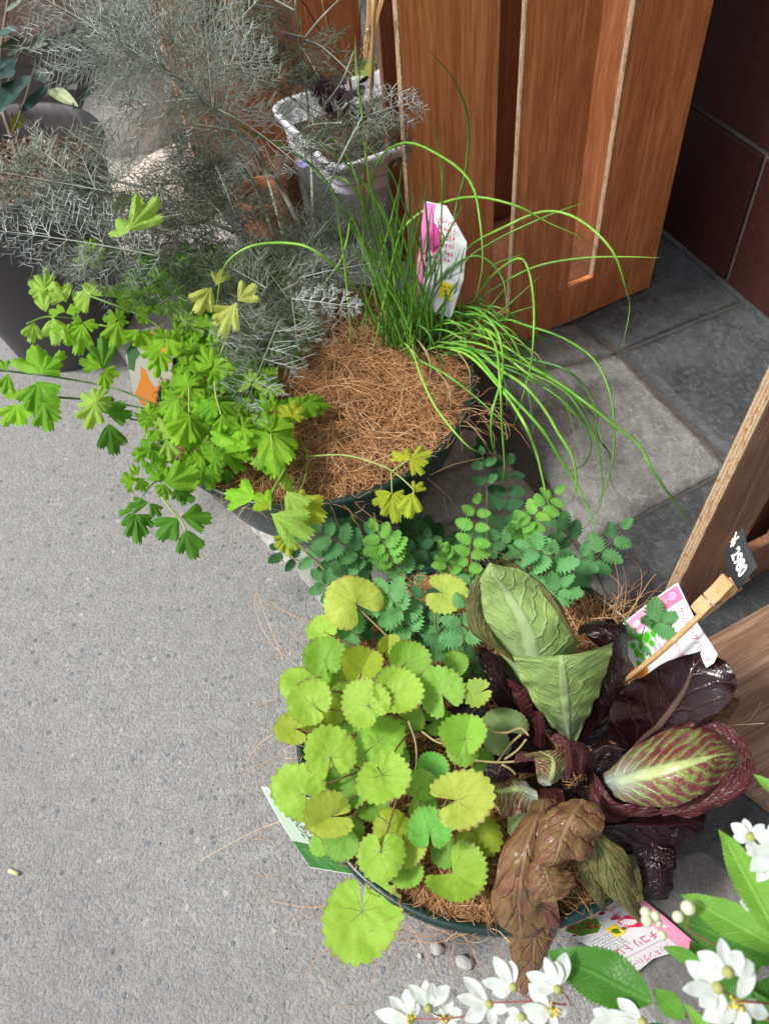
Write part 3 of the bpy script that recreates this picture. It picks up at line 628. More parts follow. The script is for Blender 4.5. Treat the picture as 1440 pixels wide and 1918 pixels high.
# white planter behind
wp = empty('white_planter', P(665, 240, 0), 'white plastic planter with dark-leaved plants, left of the tall crate', 'planter')
wc = P(684, 236, .25); wc.z = 0
def rrect(c, hx, hy, rad, z, n=8):
    out = []
    for (sx, sy, a0) in ((1, 1, 0), (-1, 1, 90), (-1, -1, 180), (1, -1, 270)):
        for i in range(n+1):
            a = math.radians(a0+90*i/n); out.append(c+EB*(sx*(hx-rad)+rad*math.cos(a))+EN*(sy*(hy-rad)+rad*math.sin(a))+ZU*z)
    return out
loops = [rrect(wc, .105, .125, .035, .001), rrect(wc, .135, .155, .04, .255), rrect(wc, .146, .166, .045, .257), rrect(wc, .148, .168, .045, .273), rrect(wc, .143, .163, .042, .277), rrect(wc, .136, .156, .04, .272), rrect(wc, .132, .152, .04, .22), rrect(wc, .12, .14, .04, .15)]
vs_ = [p for l in loops for p in l]; m = len(loops[0]); fs = [(i*m+k, i*m+(k+1) % m, (i+1)*m+(k+1) % m, (i+1)*m+k) for i in range(len(loops)-1) for k in range(m)]
fs.append(tuple(range(m-1, -1, -1))); obj('planter_body', vs_, fs, MWPOT, wp)
l = rrect(wc, .134, .154, .04, .225); obj('soil', l+[wc+ZU*.228], [(k, (k+1) % m, m) for k in range(m)], MSOIL, wp)
tp = empty('terracotta_pot', P(500, 395, 0), 'small orange terracotta pot behind the fennel stems', 'plant pot')
tc = P(498, 372, .12); potlathe(tp, (tc.x, tc.y), (tc.x, tc.y), .14, .062, .045, .001, MTERRA); soil(tp, (tc.x, tc.y), .056, .115, grains=0)
# brown fibre-wrapped roll between terracotta and white pot
fr = empty('coir_pole', P(555, 420, 0), 'dark brown fibre-covered pole standing beside the white planter', 'coir pole')
a = P(562, 450, .06); a = Vector((P(560, 430, .06).x, P(560, 430, .06).y, 0)); tp_ = Vector((a.x, a.y, .30)); g = G()
a = P(556, 440, .12); a.z = .035; tube(g, [a, a+ZU*.10, a+ZU*.20, a+ZU*.245], [.024, .025, .023, .018], 20, .2); g.make('core', MCOIRB, fr)
g = G(); r = random.Random(4)
for _ in range(1800):
    an = r.uniform(0, 6.28); z_ = r.uniform(.0, .245); p = a+Vector((math.cos(an)*.024, math.sin(an)*.024, z_)); d = Vector((math.cos(an+r.gauss(0, .6)), math.sin(an+r.gauss(0, .6)), r.gauss(0, .7)))*r.uniform(.004, .011); fil(g, p, p+d, .0004, r.uniform(0, .45))
g.make('fibre', MCOIR, fr, kind='stuff')
# pale rocks
def rock(c, s, seed, label, mat=MROCK, name='rock', cat='rock', sub=4, color=None):
    bm = bmesh.new(); bmesh.ops.create_icosphere(bm, subdivisions=sub, radius=1.)
    for v_ in bm.verts:
        p = v_.co.copy(); k = 1+.28*noise.noise(p*1.1+Vector((seed, 0, 0)))+.12*noise.noise(p*3+Vector((seed, 5, 0)))+.04*noise.noise(p*9)
        q = p*k; q = Vector((q.x*s[0], q.y*s[1], q.z*s[2])); v_.co = q
    me = bpy.data.meshes.new(name); bm.to_mesh(me); bm.free(); me.polygons.foreach_set('use_smooth', [True]*len(me.polygons))
    M = Matrix.Translation(Vector(c))@Matrix.Rotation(seed*1.3, 4, 'Z'); o = link(name, me, mat, None, M, color or (1, 1, 1)); return tag(o, label, cat)
p = P(245, 175, .1); rock((p.x, p.y, .10), (.20, .16, .17), 1.3, 'big pale granite rock behind the fennel, right of the olive tree')
p = P(110, 190, .08); rock((p.x-.02, p.y+.10, .07), (.20, .12, .12), 4.1, 'long white rock lying behind the rim of the charcoal pot')
p = P(330, 345, .06); rock((p.x, p.y, .04), (.16, .14, .09), 7.7, 'pinkish grey flat rock under the fennel fronds', color=(.95, .86, .82))
p = P(285, 470, .04); rock((p.x, p.y, .02), (.11, .10, .055), 2.2, 'low pale rock between the charcoal pot and the parsley', color=(.9, .84, .82))
p = P(400, 300, .06); rock((p.x, p.y, .03), (.10, .09, .08), 9.2, 'grey rock in front of the terracotta pot', color=(.8, .78, .76))
for (px, py, s_, sd, lb) in ((819, 1776, .0075, 1, 'small white pebble on the pavement below the lower bowl, left of two'), (869, 1802, .0085, 2, 'small white pebble on the pavement near the white flowers, right of two'), (786, 1790, .003, 3, 'tiny white stone chip left of the two pebbles')):
    p = P(px, py, s_*.5); rock((p.x, p.y, s_*.5), (s_*1.1, s_*.9, s_*.8), sd*2.1, lb, MPEB, 'pebble', 'pebble', 3)
g = G(); r = random.Random(31)
for _ in range(420):
    a = r.uniform(2.2, 5.6); cc0, RR = ((C2, R2) if r.random() < .6 else (C1, R1*.8)); d = RR*(1+abs(r.gauss(0, .28))); x, y = cc0[0]+d*math.cos(a), cc0[1]+d*math.sin(a)
    if r.random() < .3: q = P(r.uniform(0, 900), r.uniform(900, 1918), 0); x, y = q.x, q.y
    s_ = r.uniform(.0004, .0015); cc = Vector((x, y, s_*.4)); g.add([cc+Vector(q)*s_*r.uniform(.6, 1.3) for q in ((1, 0, 0), (-1, 0, 0), (0, 1, 0), (0, -1, 0), (0, 0, .7), (0, 0, -.7))], [(0, 2, 4), (2, 1, 4), (1, 3, 4), (3, 0, 4), (2, 0, 5), (1, 2, 5), (3, 1, 5), (0, 3, 5)], r.random())
tag(g.make('ground_crumbs', MGRAN), 'tiny crumbs of soil and grit scattered on the grey pavement beside the bowls', 'grit', None, 'stuff')
MSCRAP = plain('dry_yellow_scrap', (.62, .55, .30), .8)
p = P(28, 1628, .002); v, f = boxv(p-Vector((.008, .003, 0)), Vector((.014, -.006, .001)), Vector((.002, .004, .001)), Vector((0, 0, .0015))); tag(obj('leaf_scrap', v, f, MSCRAP), 'tiny dry yellowish scrap on the pavement at the left edge', 'scrap')
# ================================================================== PLANTS
def up_n(p, k=.5, jit=0., r=rnd):
    """a leaf normal between straight up and the light-seeking tilt of the plant"""
    t = (CAM-p).normalized(); n = ZU*(1-k)+t*k
    if jit: n += Vector((r.gauss(0, jit), r.gauss(0, jit), r.gauss(0, jit)))
    return n.normalized()
def frame(B, T, n, wr=1., hr=1.):
    Y = T-B; L = Y.length; y = Y/L; z = (n-y*n.dot(y)).normalized(); x = y.cross(z)
    return Matrix(((x.x*L*wr, y.x*L, z.x*L*hr, B.x), (x.y*L*wr, y.y*L, z.y*L*hr, B.y), (x.z*L*wr, y.z*L, z.z*L*hr, B.z), (0, 0, 0, 1)))
def vary(c, a, r=rnd):
    v = 1+r.uniform(-a, a); return (c[0]*v*(1+r.uniform(-a, a)*.5), c[1]*v, c[2]*v*(1+r.uniform(-a, a)*.5))
# ---- unit leaf meshes
def kid_mesh(seed, gap=.12, fold=0., teeth=22, cup=.10, deep=.040):
    r = random.Random(seed); NA, NR = teeth*6, 12; vs_ = []; fs = []; ed = []; uv = []; A = math.pi-gap
    ph = r.uniform(0, 6); el = r.uniform(-.03, .03)
    for i in range(NR+1):
        for k in range(NA+1):
            th = -A+2*A*k/NA; t = i/NR
            R = .44+.16*math.cos(th*.5)**2*1.0+.025*math.sin(2*th+ph)+.02*math.sin(3*th+ph*2)
            lobe = min(1., (A-abs(th))/.35); R *= .72+.28*math.sqrt(max(0., lobe)) if gap < 1 else 1
            q = (k/NA*teeth) % 1.; saw = (1-abs(2*q-1)**1.4)
            tt = 1-deep*(1-saw)*(1.0 if 0 < k < NA else 1)*max(0, (t-.72)/.28)*2.2
            rr = R*t*tt; x, y = rr*math.sin(th), rr*math.cos(th)
            z = cup*rr*rr*1.6-.22*max(0, rr-.3)**2+.004*math.sin(9*th+ph)*t*t+.06*noise.noise(Vector((x*2.4+seed, y*2.4, 0)))+.016*noise.noise(Vector((x*9+seed, y*9, 4)))
            if fold: z += fold*abs(x*math.cos(ph)+y*math.sin(ph)*.35)
            vs_.append((x, y-.14, z)); ed.append(t); uv.append((x+.5, y+.36))
    for i in range(NR):
        for k in range(NA): fs.append((i*(NA+1)+k, i*(NA+1)+k+1, (i+1)*(NA+1)+k+1, (i+1)*(NA+1)+k)[::-1])
    return mkmesh('pennywort_leaf', vs_, fs, uv, {'edge': ed})
KID = [kid_mesh(i, g_, f_, t_, c_) for i, (g_, f_, t_, c_) in enumerate(((.10, 0, 24, .25), (.22, .0, 21, -.15), (.14, .12, 26, .3), (.34, .0, 22, .1), (.06, .1, 20, -.2), (.16, .0, 28, .2)))]
KFOLD = [kid_mesh(20+i, .15, 1.0, 24, .1) for i in range(2)]
KLOW = kid_mesh(57, .10, .0, 24, .12)
for v_ in KLOW.vertices: v_.co.y *= 1.12
KWIDE = kid_mesh(33, .85, .10, 26, .3)
KROUND = [kid_mesh(41, .14, .08, 15, .35, .075), kid_mesh(42, .5, .06, 26, -.25, .02)]
def fan_mesh(seed, lobes=3, spread=62, droop=.25, deepn=.42):
    r = random.Random(seed); NA, NR = 72, 9; vs_ = []; fs = []; uv = []; ph = r.uniform(0, 6)
    A = math.radians(spread)
    lc = [(-.68+.1*r.random(), .80), (0, 1.0), (.68-.1*r.random(), .82)]
    for i in range(NR+1):
        t = i/NR
        for k in range(NA+1):
            a = -1+2*k/NA
            R = 0
            for (c, h) in lc: R = max(R, h*(1-(abs(a-c)/.40)**4*deepn*1.0) if abs(a-c) < .46 else 0)
            R = max(R, .36)
            if abs(a) > .86: R *= 1-(abs(a)-.86)/.14*.55
            q = (abs(a)*7.5+.5*(i*0)) % 1.; R *= 1-.11*abs(2*q-1)**1.6*max(0., (t-.55)/.45)
            th = a*A*(.45+.55*min(1., t*1.3)); rr = R*t
            x, y = rr*math.sin(th)*1.05, rr*math.cos(th)
            z = -droop*rr*rr+.06*math.cos(a*math.pi*3)*t*rr*1.6+.12*noise.noise(Vector((x*2.5+seed, y*2.5, 0)))*t+.03*noise.noise(Vector((x*9, y*9+seed, 0)))*t
            vs_.append((x, y, z)); uv.append((.5+x, y))
    for i in range(NR):
        for k in range(NA): fs.append((i*(NA+1)+k, i*(NA+1)+k+1, (i+1)*(NA+1)+k+1, (i+1)*(NA+1)+k)[::-1])
    return mkmesh('parsley_leaflet', vs_, fs, uv)
FAN = [fan_mesh(i, 3, sp, dr, dp) for i, (sp, dr, dp) in enumerate(((46, .25, .62), (40, .1, .78), (50, .35, .55), (43, -.05, .70), (38, .3, .80), (48, .2, .52), (42, .45, .66), (45, .0, .60)))]
def oval_mesh(nm, seed, wmax=.42, teeth=8, deep=.10, pw=1., tip=1., fold=.25, curl=.15, fan=0., rip=.03):
    r = random.Random(seed); NU, NV = max(24, teeth*6), 8; vs_ = []; fs = []; uv = []
    for i in range(NU+1):
        u = i/NU
        wdt = wmax*(math.sin(math.pi*min(1, u**pw*.5/.5))**.75) if tip == 1. else wmax*((math.sin(math.pi*u**pw))**tip)
        if tip != 1.: wdt = wmax*max(0, math.sin(math.pi*u**pw))**tip
        q = (u*teeth) % 1.; saw = q if teeth else 1.
        for j in range(-NV//2, NV//2+1):
            v = j/(NV/2); e = max(0, (abs(v)-.6)/.4)
            wd = wdt*(1-deep*(1-saw)*e*2) if teeth else wdt
            x = v*wd; y = u+(abs(v)*wd*.30*fan) ; y = min(y, 1.02)
            z = fold*abs(x)-curl*u*u+rip*math.sin(u*teeth*.9+seed)*abs(v)+.05*noise.noise(Vector((x*3, y*3, seed)))
            vs_.append((x, y, z)); uv.append((.5+x, y))
    M = NV+1
    for i in range(NU):
        for j in range(NV): fs.append((i*M+j, i*M+j+1, (i+1)*M+j+1, (i+1)*M+j)[::-1])
    return mkmesh(nm, vs_, fs, uv)
BUR = [oval_mesh('burnet_leaflet', i, .45+.04*(i % 2), 6+i % 2, .24, .80, .52, f_, c_) for i, (f_, c_) in enumerate(((.25, .1), (-.15, .2), (.4, .0), (.1, -.1), (.3, .3)))]
DEU = [oval_mesh('deutzia_leaf', i, w_, 26, .06, .80, .95, f_, c_, rip=.008) for i, (w_, f_, c_) in enumerate(((.22, .25, .08), (.17, .35, .15), (.24, .15, -.05)))]
OLI = [oval_mesh('olive_leaf', i, .13, 0, 0, .9, .8, .3, c_, rip=.004) for i, c_ in enumerate((.1, -.12, .25))]
PET = [oval_mesh('petal', i, w_*.92, 0, 0, 1.15, .80, .28, c_, rip=.0) for i, (w_, c_) in enumerate(((.24, .12), (.20, -.08), (.27, .02)))]
for k_, ms in ((MPENNY, KID+KFOLD+[KWIDE, KLOW]+KROUND), (MPARS, FAN), (MBURN, BUR), (MDEUT, DEU), (MOLIV, OLI), (MPETAL, PET)):
    for me in ms: me.materials.append(k_)
# crop-to-photo coordinates
def cA(x, y): return x/3, y/3
def cB(x, y): return 400+x/3, y/3
def cC(x, y): return 840+x/2.4, y/2.4
def cD(x, y): return x/2.996, 440+y/2.996
def cE(x, y): return 400+x/2.88, 400+y/2.88
def cF(x, y): return 840+x/2.4, 500+y/2.4
def cG(x, y): return 440+x/2.88, 880+y/2.88
def cJ(x, y): return 880+x/2.571, 1440+y/2.571
def cK(x, y): return 680+x/3.6, 1700+y/3.6
def stem(name, pts, z, r0, r1, parent, color, n=7, seg=18, mat=MSTEM, clamp=False):
    m = len(pts)
    if not hasattr(z, '__len__'): z = [z]*m
    if len(z) == 2: z = [z[0]+(z[1]-z[0])*i/(m-1) for i in range(m)]
    f = PC if clamp else P
    q = smoothline([f(x, y, zz) for (x, y), zz in zip(pts, z)], seg)
    g = G(); tube(g, q, [r0+(r1-r0)*i/(seg-1) for i in range(seg)], n, .5); return g.make(name, mat, parent, color=color), q
# ------------------------------------------------------------------ pennywort
PY = (.34, .56, .065); PG = (.26, .51, .06); PB = (.17, .50, .08); PYY = (.44, .54, .08); PO = (.34, .45, .035); PD = (.18, .39, .05)
penny = empty('pennywort', (C2[0]-.05, C2[1], .15), 'lime green plant with round kidney-shaped scalloped leaves in the lower bowl', 'plant')
# centre x, y, diameter, direction the leaf points to, height, colour, mesh, tilt
KL = [(658, 1120, 104, 128, .27, PYY, KROUND[1]), (838, 1113, 80, -15, .27, PYY, KID[3]), (606, 1226, 78, 105, .25, PG, KID[0]), (556, 1280, 74, 150, .235, PY, KID[1]),
      (577, 1312, 84, 140, .25, PY, KID[0]), (544, 1364, 66, 172, .23, PO, KID[3]), (680, 1243, 74, 80, .255, PO, KFOLD[0]), (730, 1209, 44, 60, .25, PO, KFOLD[1]),
      (768, 1233, 76, 50, .262, PG, KID[2]), (682, 1312, 90, 130, .275, PY, KID[5]), (750, 1292, 92, 35, .28, PY, KID[2]), (822, 1290, 94, 118, .27, PG, KID[3]),
      (891, 1299, 56, 200, .27, (.36, .52, .09), KROUND[0]), (857, 1241, 48, 30, .22, PG, KID[5]), (617, 1405, 102, 98, .255, PY, KID[3]), (718, 1382, 96, 40, .24, PG, KID[4]),
      (554, 1480, 108, 152, .225, PY, KID[1]), (722, 1464, 102, -62, .265, PY, KID[0]), (610, 1530, 92, 182, .215, PYY, KFOLD[1]), (654, 1475, 84, 20, .2, PD, KID[2]),
      (871, 1495, 120, 12, .255, PYY, KID[3]), (803, 1547, 82, 95, .235, PB, KID[5]), (714, 1608, 96, -90, .215, PY, KID[1]), (737, 1551, 76, -40, .20, PO, KID[4]),
      (768, 1592, 70, -60, .195, PYY, KID[2]), (765, 1640, 60, -70, .18, PG, KID[0]), (860, 1645, 120, -38, .20, PY, KWIDE), (900, 1563, 92, -20, .195, PO, KID[1]),
      (678, 1730, 152, -90, .155, (.31, .53, .06), KLOW), (636, 1582, 70, -110, .175, PD, KID[5]), (792, 1468, 62, 60, .215, PG, KID[0]), (813, 1432, 58, 60, .22, PB, KID[2]),
      (870, 1372, 84, 95, .275, PG, KFOLD[0]), (938, 1362, 88, 140, .235, (.20, .30, .11), KROUND[1]), (868, 1408, 62, -70, .24, PG, KID[4]), (624, 1325, 64, 20, .205, PO, KID[0]),
      (640, 1345, 70, 200, .2, PG, KID[1]), (700, 1505, 70, 10, .19, PD, KID[3]), (664, 1415, 76, 70, .21, PG, KID[2]), (600, 1452, 62, 210, .195, PG, KID[0]),
      (770, 1352, 60, -20, .21, PG, KID[5]), (745, 1425, 64, 10, .205, PD, KID[0]), (640, 1268, 70, 60, .22, PY, KID[4]), (715, 1275, 60, 0, .215, PD, KID[1]), (592, 1262, 60, 190, .225, PG, KID[2]),
      (602, 1180, 56, 150, .235, PY, KID[0]), (655, 1555, 60, 30, .175, PG, KID[1]), (585, 1345, 60, 170, .2, PO, KID[5]), (795, 1262, 60, 0, .22, PD, KID[4]), (690, 1345, 70, -60, .205, PG, KID[0]),
      (905, 1425, 50, 20, .2, PD, KID[2]), (835, 1600, 60, -80, .175, PD, KID[1]), (820, 1350, 56, 10, .2, PD, KID[3]), (600, 1580, 50, 200, .17, PG, KID[4]), (790, 1510, 56, 120, .19, PD, KID[2])]
for i, (cx, cy, D, ph, z, col, me) in enumerate(KL):
    C = P(cx, cy, z); n = up_n(C, .55, .13 if i != 28 else .04); a = math.radians(ph); dx, dy = math.cos(a), -math.sin(a)
    T = onplane(cx+dx*D/2, cy+dy*D/2, C, n); S = onplane(cx-dy*D/2, cy+dx*D/2, C, n)
    L = (T-C).length*2; W = (S-C).length*2; y = (T-C).normalized(); x = y.cross(n).normalized()
    M = Matrix(((x.x*W, y.x*L, n.x*L, C.x), (x.y*W, y.y*L, n.y*L, C.y), (x.z*W, y.z*L, n.z*L, C.z), (0, 0, 0, 1)))
    lf = link('leaf', me, MPENNY, penny, M, vary(col, .06))
    at = M@Vector((0, -.14, 0)); base = Vector((C2[0]-.03+rnd.gauss(0, .045), C2[1]+rnd.gauss(0, .04), .155)); base = base.lerp(Vector((at.x, at.y, .155)), .35)
    if i == 1: base = Vector((at.x, at.y-.04, .16))
    mid = (at+base)/2+Vector((0, 0, .02))-y*.012; g = G(); q = smoothline([base, mid, at-n*.006, at-n*.0005], 12); tube(g, q, .0011, 6, .5)
    g.make('petiole', MSTEM, penny, color=vary((.30, .24, .09) if rnd.random() < .5 else (.22, .12, .07), .1))
for pts, z in (([(905, 1470), (930, 1430), (955, 1395), (975, 1376)], (.2, .27)), ([(905, 1352), (925, 1370), (950, 1372), (975, 1364), (990, 1378)], (.27, .27)), ([(945, 1422), (970, 1404), (985, 1385)], (.24, .27)),
               ([(890, 1424), (930, 1428), (970, 1426)], (.235, .245)), ([(850, 1378), (835, 1382), (815, 1386)], (.24, .2)), ([(765, 1350), (778, 1390), (780, 1430), (775, 1460)], (.26, .2)), ([(790, 1370), (815, 1388), (840, 1396)], (.24, .24)),
               ([(940, 1432), (955, 1440), (965, 1450)], (.25, .24))):
    stem('petiole', pts, z, .0013, .0011, penny, (.42, .33, .16))
# ------------------------------------------------------------------ salad burnet
burn = empty('salad_burnet', (C2[0]+.05, C2[1]+.12, .15), 'blue-green herb with rows of small round toothed leaflets, between the two bowls', 'plant')
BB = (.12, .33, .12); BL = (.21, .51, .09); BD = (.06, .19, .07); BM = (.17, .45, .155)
def burnet(pts, z, n, sz, col, spread=62, zj=.0, term=True, sr=.0008, stc=(.14, .13, .05)):
    o, q = stem('rachis', pts, z, sr, sr*.6, burn, stc, 5, 26)
    for i in range(n):
        u = (i+.35)/n if n > 1 else .5; k = int(u*25); B = q[k]; t = (q[min(25, k+1)]-q[max(0, k-1)]).normalized()
        s = sz*(.95+.5*math.sin(math.pi*(.2+.7*u)))/1.0
        nn = up_n(B, .6, .12)
        for sg in (-1, 1):
            a = math.radians(spread+rnd.uniform(-12, 12))*sg; sd = t.cross(nn).normalized(); d = t*math.cos(a)+sd*math.sin(a)
            d += nn*rnd.uniform(-.15, .3); d.normalize(); L = s*rnd.uniform(.9, 1.1)
            link('leaflet', rnd.choice(BUR), MBURN, burn, frame(B+d*.0012, B+d*L, (nn+Vector((rnd.gauss(0, .2), rnd.gauss(0, .2), rnd.gauss(0, .2)))).normalized()), vary(col, .12))
    if term:
        B = q[-1]; t = (q[-1]-q[-3]).normalized(); link('leaflet', rnd.choice(BUR), MBURN, burn, frame(B, B+t*sz*.95, up_n(B, .6, .1)), vary(col, .1))
mp = .00056   # metres per photo pixel about here
burnet([(872, 1085), (883, 1020), (892, 944)], (.17, .27), 6, 30*mp, BL, 75, stc=(.16, .05, .03))
burnet([(842, 1078), (835, 1050), (828, 1028)], (.18, .22), 4, 24*mp, BL, 60)
burnet([(978, 1000), (1005, 960), (1040, 925)], (.19, .23), 5, 29*mp, BL, 70)
burnet([(985, 1030), (977, 1000), (970, 975)], (.18, .21), 4, 24*mp, BL, 65)
burnet([(1037, 1110), (1038, 1070), (1037, 1036)], (.19, .26), 2, 42*mp, BM, 75, stc=(.12, .05, .03))
burnet([(1037, 1045), (1015, 1035), (990, 1025)], (.25, .255), 2, 34*mp, BM, 60)
burnet([(1030, 1130), (1040, 1112), (1052, 1098)], (.20, .225), 2, 38*mp, BM, 50)
burnet([(1060, 1090), (1075, 1068), (1090, 1040)], (.18, .21), 2, 38*mp, BB, 60)
burnet([(1100, 1062), (1130, 1030), (1165, 990)], (.14, .19), 3, 36*mp, BB, 65)
burnet([(1008, 1080), (990, 1060), (975, 1045)], (.19, .21), 2, 30*mp, BB, 60)
burnet([(912, 915), (908, 880), (903, 850)], (.14, .20), 2, 26*mp, BB, 65, stc=(.25, .30, .12))
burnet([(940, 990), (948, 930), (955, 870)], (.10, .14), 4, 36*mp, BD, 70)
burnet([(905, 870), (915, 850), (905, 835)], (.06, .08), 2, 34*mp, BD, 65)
burnet([(900, 1060), (880, 1090), (870, 1120)], (.17, .19), 3, 30*mp, BM, 65)
burnet([(930, 1040), (940, 1010), (950, 985)], (.12, .14), 3, 36*mp, BD, 65)
burnet([(990, 1040), (960, 1030), (935, 1010)], (.13, .14), 3, 38*mp, BB, 65)
burnet([(1075, 1015), (1060, 1000), (1040, 985)], (.12, .14), 2, 36*mp, BB, 65)
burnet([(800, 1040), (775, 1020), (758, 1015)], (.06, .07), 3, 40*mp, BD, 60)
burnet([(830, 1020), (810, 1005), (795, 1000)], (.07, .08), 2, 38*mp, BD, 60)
burnet([(770, 1075), (750, 1062), (735, 1048)], (.13, .15), 2, 34*mp, BB, 60)
burnet([(780, 1100), (740, 1050), (700, 1000)], (.15, .20), 5, 36*mp, BM, 62)
burnet([(738, 1060), (725, 1030), (705, 995)], (.18, .215), 4, 36*mp, BL, 62)
burnet([(700, 1060), (660, 1030), (600, 995)], (.14, .19), 5, 42*mp, BB, 62)
burnet([(690, 1090), (650, 1070), (610, 1040)], (.13, .15), 4, 38*mp, BB, 62)
burnet([(665, 1010), (650, 990), (640, 975)], (.16, .18), 2, 34*mp, BB, 62)
burnet([(630, 1085), (580, 1040), (530, 1000)], (.17, .16), 3, 32*mp, BB, 75, sr=.0016, stc=(.14, .17, .05))
burnet([(560, 1050), (535, 1040), (520, 1030)], (.10, .10), 2, 30*mp, BD, 70)
burnet([(760, 1150), (742, 1135), (725, 1112)], (.24, .255), 2, 42*mp, BM, 60)
burnet([(775, 1190), (755, 1160), (750, 1120)], (.22, .24), 3, 36*mp, BM, 65)
burnet([(680, 1195), (650, 1178), (625, 1150)], (.22, .23), 2, 36*mp, BM, 70)
burnet([(660, 1205), (628, 1190), (600, 1180)], (.21, .215), 2, 34*mp, BM, 65)
burnet([(700, 1200), (700, 1170), (690, 1150)], (.18, .2), 3, 36*mp, BD, 65)
burnet([(640, 1110), (615, 1100), (600, 1085)], (.19, .2), 2, 32*mp, BB, 60)
burnet([(870, 1210), (865, 1180), (860, 1140)], (.25, .275), 2, 34*mp, BM, 70)
burnet([(845, 1225), (838, 1205), (820, 1170)], (.20, .22), 3, 36*mp, BB, 65)
burnet([(830, 1180), (812, 1150), (790, 1120)], (.16, .18), 4, 38*mp, BD, 65)
burnet([(900, 1290), (885, 1265), (880, 1240)], (.17, .19), 2, 40*mp, BD, 65)
burnet([(790, 1215), (770, 1190), (740, 1190)], (.17, .18), 3, 36*mp, BD, 65)
burnet([(1190, 1225), (1200, 1195), (1208, 1170)], (.24, .30), 1, 36*mp, BB, 70)
burnet([(1180, 1210), (1176, 1198), (1170, 1185)], (.24, .27), 1, 32*mp, BB, 70)
burnet([(1210, 1172), (1225, 1168), (1240, 1162)], (.30, .31), 1, 34*mp, BB, 60)
burnet([(850, 1100), (830, 1085), (800, 1090)], (.12, .13), 3, 40*mp, BD, 65)
burnet([(930, 1100), (915, 1080), (900, 1040)], (.13, .14), 4, 34*mp, BB, 65)
for k in range(14):
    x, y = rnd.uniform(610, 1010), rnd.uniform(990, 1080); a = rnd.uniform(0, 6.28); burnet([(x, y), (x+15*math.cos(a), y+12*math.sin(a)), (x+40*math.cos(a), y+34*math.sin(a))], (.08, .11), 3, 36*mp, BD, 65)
for pts, z in (([(1165, 1180), (1120, 1120), (1060, 1030)], (.16, .14)), ([(556, 1015), (590, 1050), (625, 1085)], (.19, .2)), ([(850, 1130), (870, 1060), (885, 1000)], (.16, .2)), ([(905, 1100), (911, 1020), (912, 915)], (.15, .15)), ([(935, 1090), (940, 1050), (945, 1000)], (.15, .11))):
    stem('stem', pts, z, .0014, .0011, burn, (.20, .22, .07))
# ------------------------------------------------------------------ parsley
pars = empty('celery_herb', (C1[0]-.12, C1[1]-.03, .24), 'bright green herb with lobed toothed parsley-like leaves spilling over the left of the upper bowl', 'plant')
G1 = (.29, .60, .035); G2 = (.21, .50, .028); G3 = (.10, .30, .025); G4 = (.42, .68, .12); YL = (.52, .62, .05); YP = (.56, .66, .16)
def parsl(node, tips, col, z=.30, dz=.0, sz=1.):
    for t in tips:
        c = col
        if len(t) > 2: c = t[2]
        B = P(node[0], node[1], z+dz*0); n = up_n(B, .6, .20); T = onplane(t[0], t[1], B, n)
        zz = rnd.uniform(-.004, .004); B = B+ZU*zz; T = T+ZU*(zz-.002)
        link('leaflet', rnd.choice(FAN), MPARS, pars, frame(B, B+(T-B)*sz*1.0, n, rnd.uniform(.9, 1.1)), vary(c, .12))
def D_(node, tips, col=G1, z=.29): parsl(cD(*node), [cD(t[0], t[1])+tuple(t[2:]) for t in tips], col, z)
def E_(node, tips, col=G1, z=.28): parsl(cE(*node), [cE(t[0], t[1])+tuple(t[2:]) for t in tips], col, z)
D_((255, 325), [(145, 230), (250, 175)], G4, .30); D_((372, 373), [(275, 200), (262, 330)], G4, .30); D_((510, 340), [(385, 300), (400, 425), (520, 230), (600, 300)], G4, .30)
D_((266, 440), [(215, 325)], G4, .30); D_((190, 480), [(168, 600)], G4, .30); D_((300, 460), [(280, 610), (330, 600)], G4, .30); D_((375, 445), [(265, 400), (430, 400)], G1, .31)
D_((465, 495), [(385, 520), (430, 675), (555, 500), (405, 455)], G1, .31); D_((235, 780), [(185, 585), (340, 715)], G2, .32); D_((45, 765), [(-25, 660), (5, 885)], G2, .31)
D_((212, 820), [(120, 985), (215, 1010), (300, 950)], G2, .32); D_((235, 940), [(275, 1105), (330, 990)], G2, .315); D_((88, 940), [(-5, 1060), (130, 1075), (60, 855)], G1, .30)
D_((575, 750), [(565, 545, G3), (440, 700), (590, 850), (670, 765)], G1, .32); D_((545, 940), [(425, 860), (560, 830), (628, 890), (490, 1105), (600, 990)], G4, .31)
D_((605, 1005), [(752, 1005)], G3, .27); D_((608, 1050), [(640, 1228)], G3, .26); D_((560, 990), [(690, 930)], G3, .265)
D_((665, 475), [(570, 465), (725, 500), (655, 395)], G1, .30); D_((668, 485), [(635, 632)], G1, .30)
D_((940, 592), [(818, 600), (990, 535), (1040, 600), (1010, 690), (860, 530)], G1, .325); D_((892, 650), [(795, 690), (870, 805), (930, 760)], G1, .33)
D_((1035, 488), [(970, 420), (1135, 490), (1030, 545), (1080, 430)], G4, .31); D_((1190, 742), [(1195, 640), (1300, 720), (1225, 850), (1095, 700), (1130, 620)], G1, .335)
D_((1062, 855), [(975, 775), (1050, 760), (1120, 800), (975, 900), (1140, 880)], G1, .335); D_((1005, 925), [(878, 930), (890, 1025)], G1, .32); D_((960, 1142), [(868, 1075), (900, 1030)], G4, .31)
D_((1062, 1000), [(1000, 1170), (990, 1010), (1070, 1180)], G1, .33); D_((1075, 1010), [(1150, 1165), (1180, 1100)], G1, .325); D_((1212, 932), [(1095, 960), (1160, 1045)], G2, .33); D_((1235, 945), [(1335, 1010)], G2, .33)
